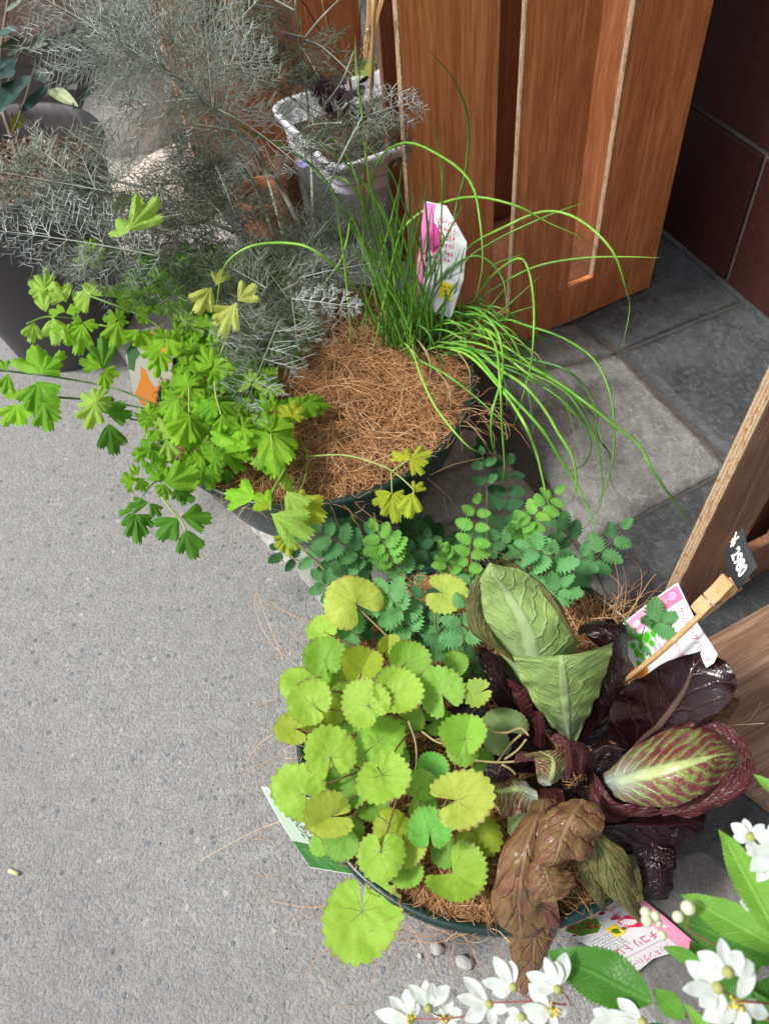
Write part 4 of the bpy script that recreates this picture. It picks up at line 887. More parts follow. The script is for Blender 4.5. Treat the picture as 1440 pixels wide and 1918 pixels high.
D_((1242, 1010), [(1310, 1110), (1230, 1100)], G1, .325); D_((1410, 1190), [(1190, 1110)], G1, .31); D_((940, 1152), [(965, 1280)], G4, .315); D_((825, 1215), [(728, 1215), (740, 1270)], G1, .30); D_((890, 1160), [(825, 1115), (850, 1235)], G4, .305)
D_((900, 1385), [(870, 1250), (835, 1320)], G2, .305); D_((925, 1395), [(1120, 1320), (1000, 1290), (930, 1490), (870, 1440)], G2, .31); D_((985, 1420), [(1090, 1480), (1010, 1490)], G3, .28)
D_((782, 1365), [(688, 1395), (745, 1290), (810, 1445)], G1, .29); D_((838, 1498), [(705, 1495), (905, 1570)], G3, .27); D_((755, 1560), [(662, 1535), (700, 1690), (862, 1625), (785, 1695)], G3, .26)
D_((1015, 1582), [(1188, 1550)], G3, .26); D_((1005, 1592), [(880, 1700)], G3, .26); D_((1045, 1658), [(1080, 1828)], G3, .25)
D_((1130, 1240), [(1058, 1220), (1080, 1305)], G1, .30); D_((1145, 1240), [(1250, 1225), (1190, 1165)], G1, .30); D_((1165, 1308), [(1190, 1440), (1245, 1310), (1120, 1370)], G1, .29)
E_((310, 1190), [(175, 1240), (465, 1250), (330, 1415), (270, 1050), (400, 1060)], G1, .315); E_((420, 1100), [(435, 980, YL), (492, 1100, YL), (350, 1040, YL)], YL, .32); E_((495, 1022), [(535, 940), (635, 1015), (560, 1090)], G2, .29)
E_((225, 1530), [(45, 1470)], G1, .29); E_((310, 1590), [(225, 1560, YL), (210, 1500, G1)], G1, .30); E_((305, 1610), [(525, 1735, G4)], G4, .31); E_((375, 1480), [(460, 1480), (390, 1380)], G4, .285)
E_((430, 1560), [(605, 1645, YL), (540, 1530, YL)], YL, .28); E_((395, 1500), [(490, 1660, G4)], G4, .295); E_((400, 1730), [(410, 1855, YL), (350, 1810, YL)], YL, .24)
E_((1058, 1322), [(965, 1245), (1175, 1280), (1125, 1390)], YL, .30); E_((962, 1508), [(840, 1540), (970, 1660), (1045, 1520)], YL, .285); E_((1075, 1510), [(1130, 1435), (1055, 1645)], YL, .28)
E_((130, 478), [(235, 385)], YP, .37); E_((125, 490), [(20, 655)], YP, .37); E_((118, 490), [(-10, 560)], YP, .37); D_((1210, 275), [(1245, 150)], YP, .37); D_((1190, 300), [(1110, 445)], YP, .37)
parsl((240, 432), [(299, 366), (214, 398)], G4, .47); E_((430, 150), [(300, 135), (390, 90), (530, 175)], G2, .33); E_((500, 640), [(595, 640), (545, 705), (560, 600)], G3, .27); E_((10, 830), [(110, 860), (20, 930), (60, 740)], G1, .33)
E_((470, 560), [(590, 620), (440, 640)], G3, .27); parsl((165, 500), [(150, 465), (190, 480), (140, 500)], G4, .30); parsl((180, 455), [(165, 440), (195, 470)], G4, .29)
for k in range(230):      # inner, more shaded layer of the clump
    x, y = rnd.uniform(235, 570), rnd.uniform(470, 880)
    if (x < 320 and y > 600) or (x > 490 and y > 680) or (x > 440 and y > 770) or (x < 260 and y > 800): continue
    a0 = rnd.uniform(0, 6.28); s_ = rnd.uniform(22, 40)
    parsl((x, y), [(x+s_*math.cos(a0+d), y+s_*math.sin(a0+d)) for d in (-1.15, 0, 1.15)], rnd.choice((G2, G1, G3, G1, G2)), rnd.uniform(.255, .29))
SG = (.20, .34, .05); SG2 = (.09, .19, .025); SGY = (.36, .46, .12)
for nd, ts in (((235, 385), ((225, 350), (262, 362), (205, 398))), ((165, 470), ((140, 452), (172, 440), (195, 462))), ((85, 545), ((60, 520), (88, 508), (62, 560))), ((215, 560), ((190, 540), (225, 530), (245, 560))), ((262, 620), ((235, 640), (270, 655), (288, 622))), ((345, 560), ((330, 530), (370, 540), (365, 575))),
               ((395, 610), ((370, 590), (420, 590), (410, 640))), ((285, 840), ((255, 820), (262, 860), (300, 870))), ((330, 800), ((300, 790), (320, 830), (350, 770))), ((380, 760), ((350, 750), (400, 790), (405, 745))), ((470, 720), ((440, 710), (470, 690), (500, 715))), ((510, 770), ((490, 745), (535, 760), (520, 800))),
               ((245, 905), ((228, 880), (262, 890), (235, 925))), ((400, 850), ((380, 830), (420, 835), (405, 880))), ((455, 800), ((430, 790), (470, 780), (465, 830))), ((120, 620), ((95, 610), (130, 600), (140, 640)))):
    parsl(nd, ts, rnd.choice((G1, G4, G1, G2)), rnd.uniform(.30, .325))
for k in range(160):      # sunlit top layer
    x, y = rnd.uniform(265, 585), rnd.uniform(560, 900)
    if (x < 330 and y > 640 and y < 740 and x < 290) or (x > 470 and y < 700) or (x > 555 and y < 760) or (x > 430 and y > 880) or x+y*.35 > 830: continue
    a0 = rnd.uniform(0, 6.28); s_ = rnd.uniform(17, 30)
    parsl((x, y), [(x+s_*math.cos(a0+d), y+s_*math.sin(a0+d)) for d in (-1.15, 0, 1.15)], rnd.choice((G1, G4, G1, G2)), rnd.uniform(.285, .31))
for pts, z, w_, c_ in (([cD(-20, 760), cD(50, 765), cD(330, 800), cD(640, 860), cD(880, 955)], (.30, .27), .0018, SG2), ([cD(310, 910), cD(600, 935), cD(870, 985)], (.29, .26), .0018, SG2), ([cD(730, 1035), cD(870, 1045)], (.26, .25), .0015, SG2),
                       ([cD(500, 340), cD(740, 430), cD(860, 490), cD(965, 575), cD(1100, 700)], (.305, .26), .0019, SG), ([cD(150, 500), cD(260, 460), cD(400, 465)], (.30, .30), .0014, SG), ([cD(560, 505), cD(740, 545), cD(900, 580)], (.29, .27), .0017, SG),
                       ([cE(500, 1310), cE(700, 1303), cE(850, 1340), cE(965, 1390), cE(1070, 1480), cE(1080, 1510)], (.265, .29), .0013, SGY), ([cE(965, 1390), cE(1060, 1320)], (.285, .30), .0011, SGY), ([cE(958, 1390), cE(962, 1508)], (.285, .285), .0011, SGY),
                       ([cE(470, 1220), cE(508, 1310), cE(490, 1440), cE(430, 1560)], (.265, .28), .0013, SG), ([cE(415, 1265), cE(380, 1390), cE(320, 1500), cE(308, 1600)], (.29, .305), .0024, SG), ([cE(310, 1190), cE(320, 1280)], (.318, .318), .001, SGY),
                       ([cD(1062, 855), cD(1063, 1000)], (.335, .33), .0013, SGY), ([cD(1205, 820), cD(1212, 900), cD(1242, 1010)], (.335, .33), .0015, SGY), ([cD(905, 1465), cD(960, 1540), cD(1010, 1590), cD(1045, 1660)], (.28, .255), .0016, SGY),
                       ([cD(820, 1440), cD(870, 1385), cD(960, 1310), cD(1070, 1235)], (.28, .27), .0013, SG), ([cD(782, 1365), cD(880, 1385)], (.29, .30), .001, SG), ([cD(1000, 480), cD(1060, 570), cD(1120, 650)], (.30, .26), .0020, SG2),
                       ([cE(400, 1730), cE(380, 1640), cE(360, 1540)], (.24, .29), .001, SGY), ([cD(960, 1142), cD(900, 1155), cD(825, 1215)], (.31, .30), .0009, SG), ([cE(130, 480), cE(110, 570), cE(60, 700), cE(10, 830)], (.37, .32), .0012, SGY), ([cD(755, 1560), cD(790, 1480), cD(860, 1400)], (.26, .29), .0009, SG)):
    stem('stem', pts, z, w_, w_*.7, pars, c_)
# ------------------------------------------------------------------ chives
chiv = empty('chives', P(785, 640, .25), 'clump of long thin round green chive leaves arching out of the upper bowl', 'plant')
CG = (.16, .42, .05); CL = (.27, .55, .07); CDK = (.10, .30, .055)
CH = [([(820, 650), (835, 560), (847, 417), (873, 317), (877, 227), (850, 150), (795, 85)], (.26, .66), 2.6, CDK), ([(800, 640), (825, 540), (827, 433), (830, 350), (817, 260), (793, 203)], (.26, .60), 2.2, CG),
      ([(745, 640), (720, 480), (690, 330), (677, 213), (668, 150), (665, 68)], (.26, .62), 2.2, CL), ([(740, 640), (705, 480), (660, 320), (607, 240), (533, 170), (502, 123)], (.26, .56), 2.4, CG),
      ([(735, 650), (715, 560), (663, 433), (600, 327), (530, 273), (467, 247), (433, 220)], (.26, .56), 4., CG), ([(752, 640), (740, 477), (720, 410), (687, 350), (633, 290), (548, 238)], (.26, .52), 3.2, CL),
      ([(775, 640), (780, 467), (753, 377), (720, 310), (660, 253)], (.26, .50), 2.6, CG), ([(735, 640), (690, 430), (705, 310), (760, 268), (825, 290), (880, 340), (900, 420), (905, 500), (890, 560)], (.26, .50, .55, .45), 2.6, CG),
      ([(750, 650), (720, 480), (677, 377), (640, 335), (605, 342), (570, 363)], (.26, .44), 2.4, CL), ([(700, 600), (660, 530), (595, 473), (539, 457), (470, 462), (421, 500), (405, 575)], (.26, .40, .40, .36), 3.2, CL),
      ([(720, 640), (690, 500), (662, 410), (650, 450), (636, 490), (601, 539)], (.26, .42, .36), 2.2, CL), ([(745, 640), (737, 467), (752, 430), (800, 392), (880, 370), (965, 387), (1027, 417), (1098, 448)], (.26, .42, .44, .38), 3.2, CL),
      ([(820, 620), (850, 510), (882, 462), (944, 425), (1007, 398), (1057, 400), (1107, 429), (1148, 475), (1173, 537), (1177, 583), (1163, 656)], (.26, .42, .42, .26), 3.0, CL), ([(825, 620), (865, 500), (923, 454), (1023, 404), (1098, 378)], (.26, .42), 2.4, CG),
      ([(830, 650), (890, 571), (944, 529), (1007, 500), (1090, 483), (1173, 479), (1234, 483)], (.26, .38), 2.8, CL), ([(840, 640), (880, 570), (923, 517), (969, 485), (986, 500), (998, 554), (1000, 625), (994, 688), (973, 767), (959, 806)], (.26, .38, .36, .20), 2.8, CL),
      ([(830, 650), (894, 554), (923, 500), (984, 474)], (.26, .38), 2., CG), ([(850, 650), (915, 619), (957, 587), (1011, 571)], (.26, .31), 2., CG), ([(810, 620), (840, 582), (882, 575), (915, 596), (934, 637), (940, 700), (923, 771), (921, 833), (940, 860), (975, 869)], (.27, .34, .30, .14), 3., CG),
      ([(830, 640), (880, 600), (925, 640), (938, 720), (940, 800), (942, 875), (936, 912)], (.26, .34, .14), 2.6, CL), ([(830, 640), (880, 590), (928, 592), (986, 608), (1048, 633), (1103, 667), (1132, 708), (1148, 771), (1146, 854), (1123, 950), (1073, 1017)], (.26, .32, .28, .10), 2.8, CG),
      ([(840, 655), (930, 660), (1011, 679), (1057, 692), (1090, 721), (1115, 767), (1119, 817), (1142, 854), (1144, 900), (1165, 937)], (.27, .28, .2, .08), 2.6, CDK), ([(840, 645), (944, 667), (1028, 708), (1090, 750), (1148, 796), (1194, 833), (1223, 883), (1253, 929), (1282, 967), (1307, 1004)], (.26, .30, .24, .12), 3.2, CG),
      ([(830, 650), (880, 670), (940, 733), (978, 792), (1003, 846), (1023, 921), (1042, 1006)], (.27, .32, .18), 3.2, CL), ([(820, 640), (880, 650), (936, 692), (982, 725), (1019, 767), (1048, 813), (1069, 854), (1079, 896), (1073, 933), (1061, 945)], (.27, .33, .27, .18), 3.2, CL),
      ([(820, 650), (880, 660), (936, 720), (1007, 800), (1048, 858), (1078, 908), (1107, 967), (1125, 1025)], (.27, .31, .22, .16), 3.6, CG), ([(830, 660), (920, 680), (994, 713), (1057, 754), (1090, 788), (1105, 833), (1094, 867), (1065, 883), (1011, 900)], (.26, .28, .2, .1), 2.4, CDK),
      ([(840, 660), (960, 690), (1048, 725), (1086, 767), (1111, 808), (1123, 867), (1125, 925), (1107, 958)], (.26, .28, .2, .1), 2.4, CG), ([(840, 650), (970, 680), (1050, 720), (1090, 758), (1115, 792), (1132, 867)], (.26, .29, .2), 2.4, CG),
      ([(755, 640), (772, 664), (789, 713), (817, 765), (869, 827), (897, 848)], (.27, .29, .25), 2.8, CL), ([(780, 670), (792, 681), (841, 706), (900, 751), (957, 806)], (.27, .28, .24), 2.6, CG),
      ([(780, 640), (800, 560), (850, 500), (900, 480), (940, 520), (950, 600)], (.26, .40, .34), 2.2, CG), ([(800, 640), (840, 600), (900, 590), (960, 640), (990, 740), (1000, 820)], (.26, .33, .18), 2.6, CG), ([(800, 650), (860, 625), (930, 640), (1000, 690), (1060, 760), (1085, 850)], (.26, .31, .14), 2.6, CL),
      ([(800, 655), (860, 640), (920, 655), (985, 700), (1040, 745), (1100, 800), (1130, 850)], (.26, .30, .16), 2.8, CL)]
def blade(pts, z, wpx, col, seg=30):
    m = len(pts); zs = []
    for i in range(m):
        u = i/(m-1)*(len(z)-1); k = min(int(u), len(z)-2); zs.append(z[k]*(1-(u-k))+z[k+1]*(u-k))
    q = smoothline([PC(x+(rnd.gauss(0, 1.3) if 0 < i_ < m-1 else 0), y+(rnd.gauss(0, 1.3) if 0 < i_ < m-1 else 0), zz) for i_, ((x, y), zz) in enumerate(zip(pts, zs))], seg)
    R = wpx*.00056; g = G()
    tube(g, q, [R*(1-.92*max(0, (i/(seg-1)-.55)/.45)**1.6)*(1-.3*(1-min(1, i/5))) for i in range(seg)], 7, .5)
    g.make('leaf_blade', MSTEM, chiv, color=vary(col, .12))
for c_ in CH: blade(c_[0], c_[1], c_[2]*1.12, c_[3])
for k in range(88):
    bx, by = rnd.gauss(775, 42), rnd.gauss(640, 16); up = rnd.random() < .74
    col = rnd.choice((CG, CG, CDK, CL))
    if up:
        h = rnd.uniform(120, 330); lean_ = rnd.gauss(-.02, .22); cv = rnd.gauss(0, .14)
        pts = [(bx+h*u*(lean_+cv*u), by-h*u) for u in (0, .3, .6, .85, 1.)]; blade(pts, (.25, .25+h*.00105), rnd.uniform(1.6, 2.9), col, 18)
    else:
        L = rnd.uniform(120, 260); a = rnd.uniform(-.25, .45)
        pts = [(bx+30+L*u*math.cos(a), by+L*u*math.sin(a)-55*math.sin(math.pi*min(1, u*1.3))+90*max(0, u-.6)**1.5*2) for u in (0, .25, .5, .75, 1.)]; blade(pts, (.25, .31, .2), rnd.uniform(1.8, 2.8), col, 20)
for k in range(9):
    bx, by = rnd.gauss(790, 45), rnd.gauss(655, 14); a = rnd.uniform(-.6, 1.0); L = rnd.uniform(60, 150)
    blade([(bx, by), (bx+L*.35*math.cos(a), by-18+L*.3*math.sin(a)), (bx+L*.7*math.cos(a), by-6+L*.7*math.sin(a)), (bx+L*math.cos(a+.3), by+L*math.sin(a+.3))], (.26, .285, .25), 1.5, (.46, .38, .18), 14)
for k in range(60):
    bx, by = rnd.gauss(770, 40), rnd.gauss(645, 14); h = rnd.uniform(40, 130); l_ = rnd.gauss(.05, .35)
    blade([(bx, by), (bx+h*.5*l_, by-h*.5), (bx+h*l_, by-h)], (.25, .25+h*.001), rnd.uniform(1.8, 2.8), rnd.choice((CG, CDK, (.16, .26, .06))), 10)
# ------------------------------------------------------------------ fennel
fen = empty('bronze_fennel', (C1[0]-.07, C1[1]+.10, .24), 'tall feathery grey-green bronze fennel with thread-like fronds, rising from the upper bowl', 'plant')
frn = random.Random(21)
def frond(bx, by, tx, ty, z0, z1, wpx, tone=.5, npin=15, bush=.5, fr=.00036, dens=1.):
    B, T = PC(bx, by, z0), PC(tx, ty, z1); L = (T-B).length; d = (T-B)/L; n = up_n((B+T)/2, .7, .1); s = d.cross(n).normalized(); n = s.cross(d).normalized()
    dist = (CAM-(B+T)/2).length; W = wpx/F*dist*.5; g = G(); sg_ = G()
    axis = smoothline([B, B.lerp(T, .35)+n*L*.05, B.lerp(T, .7)+n*L*.04, T], 20)
    tube(sg_, axis, [.0010*(1-.75*i/19)*(dist+.1) for i in range(20)], 5, .6); fr *= (dist+.25)
    at0 = tone
    for i in range(npin):
        u = (i+.5)/npin; k = int(u*19); c = axis[k]; prof = (math.sin(math.pi*(.18+.80*u))**.7)
        for sg in (-1, 1):
            ang = math.radians(frn.uniform(42, 66)); PL = W*prof*frn.uniform(.8, 1.25)/math.sin(ang)
            pd = (d*math.cos(ang)+s*(sg*math.sin(ang))+n*frn.gauss(0, bush*.55)).normalized(); m = max(3, int(4*dens+PL*62*dens))
            pa = c; fil(g, c, c+pd*PL, fr*1.15, at0+frn.uniform(-.08, .2)); ps = pd.cross(n)
            ps = ps.normalized() if ps.length > .1 else s
            for j in range(m):
                v = (j+.6)/m; q = c+pd*(PL*v); fl = PL*(.50*(1-v*.5))*frn.uniform(.7, 1.25)+.004
                for s2 in (-1, 1):
                    fd = (pd*.8+ps*(s2*frn.uniform(.55, .95))+n*frn.gauss(0, bush)).normalized(); e = q+fd*fl; a_ = min(1, max(0, at0+frn.gauss(0, .16))); fil(g, q, e, fr, a_)
                    h = q+fd*fl*.42; f2 = (fd+ps.lerp(n, frn.random())*frn.choice((-.8, .8))).normalized(); fil(g, h, h+f2*fl*.55, fr*.9, a_)
                    if fl > .016 and frn.random() < .5: h = q+fd*fl*.65; f2 = (fd-ps*s2*.7+n*frn.gauss(0, .4)).normalized(); fil(g, h, h+f2*fl*.4, fr*.8, a_)
    o = g.make('frond', MFEN, fen, smooth=False); sg_.make('rib', MFENS, o)
FS = [([(567, 435), (526, 350), (502, 318), (457, 257), (373, 183), (313, 133), (230, 60)], (.27, .66), .0052), ([(514, 440), (479, 350), (455, 310), (400, 210)], (.27, .50), .0042), ([(590, 500), (583, 300), (578, 215), (565, 100), (553, -10)], (.27, .62), .0034),
      ([(490, 560), (467, 450), (413, 423), (347, 387), (300, 360), (210, 337), (130, 323), (63, 315), (-10, 322)], (.27, .48), .0040), ([(590, 420), (628, 320), (680, 216)], (.28, .46), .0022), ([(590, 225), (608, 198), (640, 152), (663, 96)], (.46, .52), .0016),
      ([(572, 70), (600, 35), (640, -5)], (.57, .60), .0016), ([(530, 440), (498, 320), (492, 300)], (.27, .40), .0030), ([(500, 460), (400, 420), (320, 385)], (.28, .40), .0026), ([(560, 560), (548, 500), (530, 440)], (.26, .33), .0035), ([(520, 590), (500, 520), (505, 450)], (.26, .32), .0036)]
for pts, z, w_ in FS: stem('stem', pts, z, w_*.85, w_*.5, fen, (.22, .28, .20), 8, 26, MFENS, True)
FR = [(540, 520, 600, 430, .33, .34, 120, .3), (530, 560, 450, 640, .32, .31, 120, .45), (555, 500, 640, 470, .33, .34, 110, .5), (400, 205, 230, 20, .58, .70, 190, .62), (313, 133, 70, -10, .62, .70, 170, .72), (330, 140, 290, -30, .62, .70, 170, .6), (400, 205, 380, -10, .54, .62, 170, .5), (373, 183, 190, 225, .56, .50, 150, .62), (300, 125, 160, 50, .64, .68, 150, .7),
      (345, 135, 512, 112, .60, .62, 100, .85), (410, 205, 560, 310, .54, .52, 150, .6), (457, 257, 350, 330, .48, .44, 130, .45), (445, 245, 330, 230, .50, .50, 140, .55), (420, 220, 450, 90, .52, .56, 150, .4), 
      (340, 385, -10, 320, .42, .48, 150, .55), (300, 480, 0, 432, .40, .44, 120, .85), (420, 405, 300, 300, .42, .42, 120, .25), (250, 335, 128, 245, .46, .50, 60, .15), (210, 340, 110, 400, .44, .44, 90, .55), (130, 325, 90, 410, .46, .45, 70, .65), (130, 323, 60, 270, .46, .48, 70, .6), 
      (60, 316, 10, 385, .47, .47, 60, .6), (300, 365, 230, 440, .42, .42, 110, .4), (350, 390, 320, 500, .38, .38, 130, .3), (400, 430, 240, 545, .36, .36, 140, .25), (500, 450, 380, 560, .33, .33, 140, .28), (430, 480, 300, 570, .33, .34, 130, .3), (350, 400, 200, 430, .42, .42, 120, .35), (450, 330, 350, 350, .44, .44, 120, .22), (400, 300, 440, 400, .46, .42, 130, .2),
      (680, 220, 792, 188, .45, .48, 60, .8), (690, 235, 770, 285, .44, .44, 56, .5), (600, 255, 700, 320, .42, .42, 100, .35), (640, 230, 560, 250, .44, .44, 80, .3), (660, 250, 720, 200, .44, .46, 70, .45), (572, 70, 460, 50, .56, .58, 90, .15), (572, 75, 668, 150, .56, .54, 90, .12), (553, 20, 470, -20, .60, .62, 100, .15), (560, 80, 600, 150, .55, .53, 80, .12), (565, 100, 480, 150, .54, .54, 100, .2),
      (548, 560, 678, 578, .34, .35, 50, .9), (526, 596, 458, 765, .33, .36, 130, .75), (545, 540, 560, 660, .32, .31, 120, .4), (560, 521, 722, 490, .34, .36, 90, .55), (590, 445, 650, 375, .36, .40, 80, .3), (570, 470, 640, 520, .32, .32, 110, .45), (470, 470, 540, 560, .33, .33, 130, .4), (430, 560, 490, 640, .32, .32, 110, .4), (560, 480, 610, 410, .34, .37, 100, .35), (500, 540, 430, 500, .34, .35, 120, .35), (540, 600, 590, 540, .30, .31, 90, .4),
      (520, 480, 470, 400, .34, .38, 110, .3), (440, 540, 360, 500, .33, .34, 110, .35), (480, 610, 430, 680, .32, .32, 90, .4), (340, 330, 300, 420, .43, .42, 110, .3), (180, 470, 120, 520, .38, .37, 80, .6), (250, 470, 180, 540, .37, .36, 90, .5), (610, 230, 640, 330, .42, .38, 90, .3), (640, 430, 720, 400, .33, .34, 70, .4), (290, 60, 200, 120, .64, .60, 130, .6), (480, 150, 420, 30, .52, .56, 120, .2)]
for f_ in FR: frond(*f_[:7], tone=f_[7]*.9, npin=8 if f_[6] < 100 else 10, fr=.00042)
# ------------------------------------------------------------------ red chicory
chic = empty('red_chicory', (C2[0]+.10, C2[1], .15), 'large dark maroon and green upright-leaved chicory at the right of the lower bowl', 'plant')
def loft(rows, zs, mat, cup=.0, ruf=.003, nu=34, nv=18, parent=None, name='leaf', seed=0, curl=0., bl=.0009):
    """rows: (left, rib, right) photo points from leaf base to tip; zs: heights of the rib at base .. tip; cup lifts the edges"""
    parent = parent or chic; m = len(rows); Ls, Ss, Rs = [], [], []
    for i, (l, s_, r_) in enumerate(rows):
        u = i/(m-1)*(len(zs)-1); k = min(int(u), len(zs)-2); z = zs[k]*(1-(u-k))+zs[k+1]*(u-k)
        e = cup*math.sin(math.pi*min(1, max(.0, (i+.3)/m)))
        Ls.append(P(l[0], l[1], z+e)); Ss.append(P(s_[0], s_[1], z)); Rs.append(P(r_[0], r_[1], z+e))
    Ls, Ss, Rs = (smoothline(q, nu+1) for q in (Ls, Ss, Rs)); vs_ = []; fs = []; uv = []
    for i in range(nu+1):
        l, s_, r_ = Ls[i], Ss[i], Rs[i]; u = i/nu
        nn = (r_-l).cross(Ss[min(nu, i+1)]-Ss[max(0, i-1)]); nn = nn.normalized() if nn.length > 1e-9 else ZU
        if nn.dot(CAM-s_) < 0: nn = -nn
        wd = (r_-l).length
        for j in range(nv+1):
            v = -1+2*j/nv; p = l*(v*(v-1)/2)+s_*(1-v*v)+r_*(v*(v+1)/2)
            q = p*60; dz = ruf*(abs(v)**3)*noise.noise(Vector((u*9+seed, v*1.5, seed)))*2+bl*noise.noise(q+Vector((seed, 0, 0)))*2+bl*.35*noise.noise(q*2.3)
            dz += curl*abs(v)**3*wd - (.0012 if abs(v) < .06 else 0)*(1-u)*-1
            vs_.append(p+nn*dz); uv.append((.5+v*.33, u))
    M = nv+1
    for i in range(nu):
        for j in range(nv): fs.append((i*M+j, i*M+j+1, (i+1)*M+j+1, (i+1)*M+j))
    return obj(name, vs_, fs, mat, parent, uv)
# upright green leaf facing the camera, and the taller folded one behind it
loft([((1056, 1382), (1067, 1386), (1077, 1382)), ((1020, 1342), (1062, 1345), (1100, 1336)), ((984, 1290), (1057, 1292), (1126, 1284)), ((966, 1245), (1053, 1248), (1142, 1232)), ((958, 1224), (1052, 1228), (1149, 1204))], (.20, .25, .30, .335, .345), MC_UNDER, -.018, .004, 44, 26, seed=1)
loft([((985, 1290), (1010, 1310), (1060, 1300)), ((930, 1215), (1000, 1240), (1078, 1225)), ((887, 1165), (985, 1175), (1074, 1190)), ((889, 1120), (950, 1110), (1030, 1120)), ((899, 1083), (925, 1078), (985, 1072)), ((914, 1056), (918, 1054), (925, 1056))], (.22, .28, .32, .345, .365, .37), MC_UNDER, -.014, .003, 44, 26, seed=2)
loft([((925, 1052), (945, 1050), (962, 1054)), ((948, 1062), (968, 1060), (992, 1078)), ((990, 1090), (1018, 1100), (1040, 1120)), ((1025, 1128), (1048, 1148), (1066, 1165)), ((1062, 1178), (1075, 1200), (1086, 1210))], (.36, .355, .345, .335, .31), MC_OLIVE, -.010, .002, seed=3)
loft([((968, 1238), (975, 1245), (985, 1250)), ((888, 1190), (905, 1195), (930, 1200)), ((873, 1150), (888, 1150), (905, 1150)), ((877, 1110), (890, 1108), (905, 1105)), ((903, 1070), (915, 1060), (925, 1056))], (.27, .305, .325, .345, .362), MC_OLIVE, -.004, .002, seed=4)
loft([((940, 1095), (965, 1090), (1000, 1110)), ((945, 1070), (962, 1066), (990, 1082)), ((938, 1058), (955, 1055), (975, 1066))], (.31, .33, .345), MC_DARK, .0, .001, 16, 8, seed=44)
# dark leaves either side of the upright one
loft([((1078, 1388), (1088, 1392), (1095, 1386)), ((1098, 1338), (1125, 1345), (1140, 1318)), ((1118, 1285), (1150, 1290), (1168, 1262)), ((1135, 1232), (1162, 1232), (1177, 1215)), ((1098, 1192), (1142, 1182), (1170, 1180)), ((1080, 1180), (1105, 1165), (1148, 1160))], (.19, .235, .275, .30, .315, .30), MC_DARK, -.012, .004, 44, 20, seed=5, bl=.002)
loft([((1066, 1395), (1080, 1398), (1092, 1392)), ((1085, 1372), (1105, 1372), (1130, 1345)), ((1110, 1335), (1140, 1330), (1162, 1300)), ((1140, 1290), (1160, 1285), (1176, 1250))], (.17, .20, .235, .26), MC_DARK, .010, .003, seed=6)
loft([((1005, 1385), (1012, 1386), (1022, 1384)), ((955, 1345), (978, 1340), (1002, 1328)), ((915, 1300), (945, 1288), (975, 1268)), ((898, 1245), (920, 1240), (950, 1240)), ((897, 1214), (904, 1212), (912, 1214))], (.17, .21, .245, .265, .28), MC_DARK, -.010, .003, seed=7)
loft([((960, 1350), (985, 1365), (1015, 1360)), ((955, 1310), (975, 1320), (1000, 1325)), ((950, 1270), (962, 1275), (985, 1290))], (.19, .23, .26), MC_MAR, -.008, .003, seed=8)
# big right leaf with the pale rib
loft([((1162, 1412), (1173, 1416), (1186, 1412)), ((1138, 1375), (1198, 1388), (1222, 1388)), ((1144, 1325), (1232, 1360), (1268, 1378)), ((1172, 1288), (1262, 1322), (1328, 1350)), ((1215, 1258), (1284, 1286), (1368, 1312)), ((1262, 1234), (1298, 1250), (1378, 1272)), ((1308, 1220), (1325, 1222), (1358, 1238))], (.19, .22, .25, .275, .295, .31, .315), MC_BIG, .014, .004, 48, 28, seed=9)
loft([((1157, 1420), (1190, 1425), (1230, 1420)), ((1175, 1395), (1225, 1400), (1275, 1395)), ((1210, 1370), (1262, 1372), (1320, 1368))], (.17, .19, .21), MC_DARK, .0, .002, seed=10)
# striped heart
loft([((1128, 1452), (1133, 1466), (1140, 1480)), ((1146, 1434), (1160, 1462), (1166, 1499)), ((1196, 1392), (1207, 1450), (1216, 1510)), ((1255, 1367), (1256, 1438), (1264, 1510)), ((1312, 1360), (1306, 1425), (1308, 1492)), ((1350, 1382), (1346, 1414), (1350, 1462)), ((1372, 1402), (1378, 1411), (1378, 1428))], (.21, .25, .275, .29, .295, .29, .275), MC_STRIPE, -.028, .002, 50, 34, seed=11)
loft([((1105, 1418), (1110, 1440), (1118, 1455)), ((1112, 1470), (1122, 1495), (1150, 1500)), ((1140, 1515), (1165, 1528), (1200, 1508)), ((1190, 1530), (1225, 1528), (1262, 1512))], (.22, .215, .215, .21), MC_MAR, .008, .003, seed=12)
loft([((1236, 1512), (1240, 1528), (1246, 1520)), ((1285, 1498), (1292, 1515), (1286, 1530)), ((1340, 1468), (1352, 1492), (1350, 1508)), ((1378, 1440), (1392, 1462), (1395, 1482)), ((1398, 1420), (1412, 1432), (1414, 1444))], (.23, .245, .26, .27, .27), MC_MAR, .006, .002, seed=13)
loft([((1238, 1388), (1245, 1372), (1256, 1366)), ((1285, 1362), (1305, 1348), (1325, 1352)), ((1335, 1366), (1355, 1356), (1368, 1364)), ((1372, 1392), (1388, 1384), (1394, 1394)), ((1388, 1420), (1405, 1416), (1412, 1430))], (.25, .275, .28, .28, .272), MC_MAR, -.003, .002, seed=14)
loft([((1100, 1462), (1105, 1466), (1115, 1460)), ((1096, 1438), (1106, 1440), (1118, 1436)), ((1106, 1408), (1118, 1408), (1135, 1412)), ((1135, 1393), (1150, 1396), (1170, 1408)), ((1165, 1398), (1178, 1404), (1186, 1416))], (.20, .225, .24, .245, .24), MC_DARK, -.004, .002, seed=15)
loft([((1099, 1465), (1104, 1470), (1110, 1462)), ((1108, 1500), (1118, 1500), (1126, 1480)), ((1130, 1538), (1145, 1532), (1150, 1506)), ((1170, 1540), (1200, 1532), (1215, 1512))], (.215, .22, .21, .2), MC_MAR, -.004, .003, seed=16)
